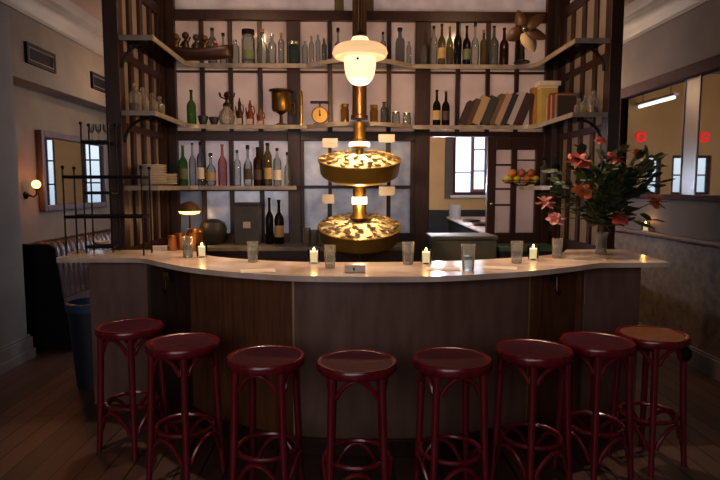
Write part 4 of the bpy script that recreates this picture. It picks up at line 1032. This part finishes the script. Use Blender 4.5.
def wire_rack(loc, w, d, tiers, htop, label):
    t = thing('wire_rack', loc, label, 'rack', 'black wire racks')
    for sx in (0, w):
        for sy in (0, d):
            s = MB(); s.tube([(sx, sy, 0), (sx, sy, htop)], .0065, 8); s.sphere((sx, sy, htop + .012), .014, n=8); s.build('upright', M['black_metal'], t)
    for z in tiers:
        s = MB(); s.tube([(0, 0, z), (w, 0, z), (w, d, z), (0, d, z)], .011, 8, True)
        for k in range(1, 8): s.tube([(w * k / 8, 0, z), (w * k / 8, d, z)], .004, 6)
        s.box(0, w, -.006, .002, z - .010, z + .012); s.box(0, w, d - .002, d + .006, z - .010, z + .012)
        s.build('tier', M['black_metal'], t)
    return t
YR = 4.10
pa = atY(70, 200, YR); pb_ = atY(142, 200, YR)
zz = lambda py, Y=YR: atY(100, py, Y).z - BT
wire_rack((-1.99, YR, BT), pb_.x + 1.99, .17, [zz(177), zz(217)], zz(169), 'wide low black wire rack standing on the left end of the bar')
YR2 = 4.31
xr2 = atY(84, 200, YR2).x
wire_rack((xr2, YR2, BT), .20, .13, [zz(142, YR2), zz(193, YR2), .04], zz(125, YR2), 'tall narrow black wire rack beside the left corner post')
for i, (dx, lb) in enumerate(((.05, 'left'), (.10, 'middle'), (.155, 'right'))):
    t = thing('stem_glass', (xr2 + dx, YR2 + .065, BT + zz(142, YR2) + .018), 'small clear stem glass on the top tier of the narrow rack, %s one' % lb, 'glass', 'stem glasses on the rack')
    MB().lathe([(0, 0), (.02, 0), (.003, .006), (.003, .05), (.012, .058), (.02, .08), (.021, .12), (.019, .12), (.017, .08), (0, .06)], n=16).build('glass_body', M['glass'], t)
tag(MB().lathe([(0, 0), (.035, 0), (.055, .02), (.052, .022), (.033, .005), (0, .005)], n=20).build('saucer', M['plate'], None, loc=(xr2 + .1, YR2 + .065, BT + .058)), 'white saucer on the lowest tier of the narrow rack', 'saucer')

# ------------------------------------------------------------------ right wall mirror
t = thing('mirror_panel_wall', (XR - .001, 5.3, 1.50), 'long panelled mirror in a dark plum frame along the right wall', 'mirror')
ya, yb_ = -3.0, 1.05
s = MB(); s.box(-.07, 0, ya, yb_ + .12, 1.06, 1.17); s.build('top_rail', M['plum'], t, bev=.01)
s = MB(); s.box(-.05, 0, ya, yb_, -.03, .02); s.build('bottom_rail', M['plum'], t, bev=.006)
s = MB(); s.box(-.06, 0, yb_, yb_ + .10, -.03, 1.06); s.build('stile', M['plum'], t, bev=.006)
edges = [yb_]
for px in (697, 682): edges.append(atX(px, 150, XR - .02).y - 5.3)
edges = sorted(edges + [ya])
for a, c in zip(edges, edges[1:]):
    MB().box(-.015, -.002, a + .006, c - .006, .02, 1.06).build('mirror_glass', M['grey_mirror'] if c - a < .6 else M['mirror'], t)
for e in edges[1:-1]: MB().box(-.022, -.001, e - .006, e + .006, .02, 1.06).build('joint_bead', M['purple_frame'], t)

# ------------------------------------------------------------------ far room: what the opening and mirrors show
for i, x in enumerate((1.28, .20)):
    q = tag(MB().tube([(.065 * math.cos(a * PI / 16), 0, .065 * math.sin(a * PI / 16)) for a in range(32)], .02, 8, True).build('neon_ring', M['red_neon'], None, loc=(x, YF - .0205, 2.42)), 'red neon ring seen in the right mirror, %s' % ['nearer the bouquet', 'right of the mirror joint'][i], 'neon light', 'red neon rings')
t = thing('ceiling_tube_light', (1.37, 8.9, 2.9), 'white tube light hanging in the back room, reflected in the right mirror', 'lamp')
MB().tube([(0, -.5, 0), (0, .5, 0)], .022, 10).build('tube', M['tube_light'], t)
MB().box(-.04, .04, -.55, .55, .026, .06).build('housing', M['white_paint'], t)
MB().tube([(0, -.4, .06), (0, -.4, ZC - 2.9)], .006, 6).tube([(0, .4, .06), (0, .4, ZC - 2.9)], .006, 6).build('hanger', M['black_metal'], t)
t = thing('far_counter', (1.47, 5.95, 0), 'marble-topped service counter running away behind the pass-through opening', 'counter', None, -.05)
MB().box(.03, .58, .03, 3.1, 0, 1.085).build('cabinet', M['black'], t)
MB().box(0, .62, 0, 3.12, 1.086, 1.12).build('counter_top', M['marble'], t, bev=.006)
RF = Matrix.Rotation(-.05, 3, 'Z'); OF = Vector((1.47, 5.95, 1.121))
for i, (dx, dy, lb) in enumerate(((.06, 2.95, 'farthest'), (.05, 2.65, 'middle'), (.06, 2.35, 'nearest'))):
    p = RF @ Vector((dx, dy, 0)) + OF
    tag(MB().lathe([(0, 0), (.045, 0), (.05, .20), (.046, .20), (.042, .006), (0, .006)], n=18).build('glass_tumbler', M['crystal'], None, loc=p), 'cloudy glass on the far service counter, %s of three' % lb, 'glass', 'glasses on the far counter')
for i, (dx, dy) in enumerate(((.16, .95), (.16, 1.75))):
    p = RF @ Vector((dx, dy, 0)) + OF
    tag(MB().lathe([(0, 0), (.10, 0), (.14, .035), (.132, .035), (.095, .006), (0, .006)], n=20, sx=1, sy=1.2).build('serving_tray', M['bronze'], None, loc=p), ['brown round tray on the near end of the far service counter', 'brown round tray on the far end of the far service counter'][i], 'tray', 'trays on the far counter')

# ------------------------------------------------------------------ light
wd = bpy.data.worlds.new('daylight_sky'); SC.world = wd; wd.use_nodes = True
nt = wd.node_tree; bg = nt.nodes['Background']
tc = N(nt, 'ShaderNodeTexCoord'); sp = N(nt, 'ShaderNodeSeparateXYZ'); r = N(nt, 'ShaderNodeValToRGB')
r.color_ramp.elements[0].position = .485; r.color_ramp.elements[0].color = lin('B4C4D8')
r.color_ramp.elements[1].position = .53; r.color_ramp.elements[1].color = lin('EEF4FF')
mr = N(nt, 'ShaderNodeMapRange'); mr.inputs[1].default_value = -1; mr.inputs[2].default_value = 1
nt.links.new(tc.outputs['Generated'], sp.inputs[0]); nt.links.new(sp.outputs['Z'], mr.inputs[0]); nt.links.new(mr.outputs[0], r.inputs[0]); nt.links.new(r.outputs[0], bg.inputs[0])
bg.inputs[1].default_value = 2.6
for w in WIN:
    o = area(((w[0] + w[1]) / 2, YF + .14, (w[2] + w[3]) / 2), ((w[0] + w[1]) / 2, 0, (w[2] + w[3]) / 2), w[1] - w[0], w[3] - w[2], 1, 'FFFFFF', 'window_portal')
    o.data.cycles.is_portal = True
# unseen lights added behind the frosted panes: warm ones high, cool ones low
for x, pw in ((-2.45, 12), (-.95, 50), (1.05, 50), (2.6, 26)):
    point((x, 7.0, 2.75), pw, 'FFD0A8', .03, 'pane_backlight')
for x in (-1.1, .15, 1.2):
    point((x, 7.3, 1.65), 46, 'DCE4FF', .03, 'pane_backlight')
# shop-front daylight behind the camera
area((-.6, YB + .1, 2.0), (0, 4, 1.0), 4.0, 1.8, 76, 'E6DAD8', 'shopfront_daylight')
# lamps at the bar, then added fill lights
point((pp.x, YP, zl(85) - .05), 46, 'FFC48A', .05, 'pendant_bulb')
point((XT, YT - .12, zt(143)), 5, 'FFD090', .02, 'tower_bulb'); point((XT, YT - .12, zt(200)), 8, 'FFD090', .02, 'tower_bulb')
for x, y in ((-1.15, 4.35), (-.35, 4.05), (.75, 4.05), (1.5, 4.25)):
    l = bpy.data.lights.new('bar_downlight', 'SPOT'); l.energy = 95; l.color = lin('FFD9B4')[:3]; l.spot_size = math.radians(46); l.spot_blend = .8; l.shadow_soft_size = .03
    o = bpy.data.objects.new('bar_downlight', l); C.objects.link(o); o.location = (x, y, 3.38)
    o.rotation_euler = (Vector((x * 1.0, 3.62 + (y - 4.05) * .9, 1.1)) - o.location).to_track_quat('-Z', 'Y').to_euler()
point((-.95, 4.75, 3.25), 10, 'FFCFA0', .05, 'bar_fill_light'); point((1.25, 4.75, 3.25), 10, 'FFCFA0', .05, 'bar_fill_light')  # unseen fill lights added to brighten the shelves and bottles

SC.view_settings.view_transform = 'Standard'; SC.view_settings.look = 'None'; SC.view_settings.gamma = 1; SC.view_settings.use_curve_mapping = False
SC.view_settings.exposure = 0.15
SC.cycles.use_denoising = True
SC.cycles.max_bounces = 8; SC.cycles.transparent_max_bounces = 24; SC.cycles.caustics_reflective = False; SC.cycles.caustics_refractive = False
SC.cycles.sample_clamp_indirect = 4
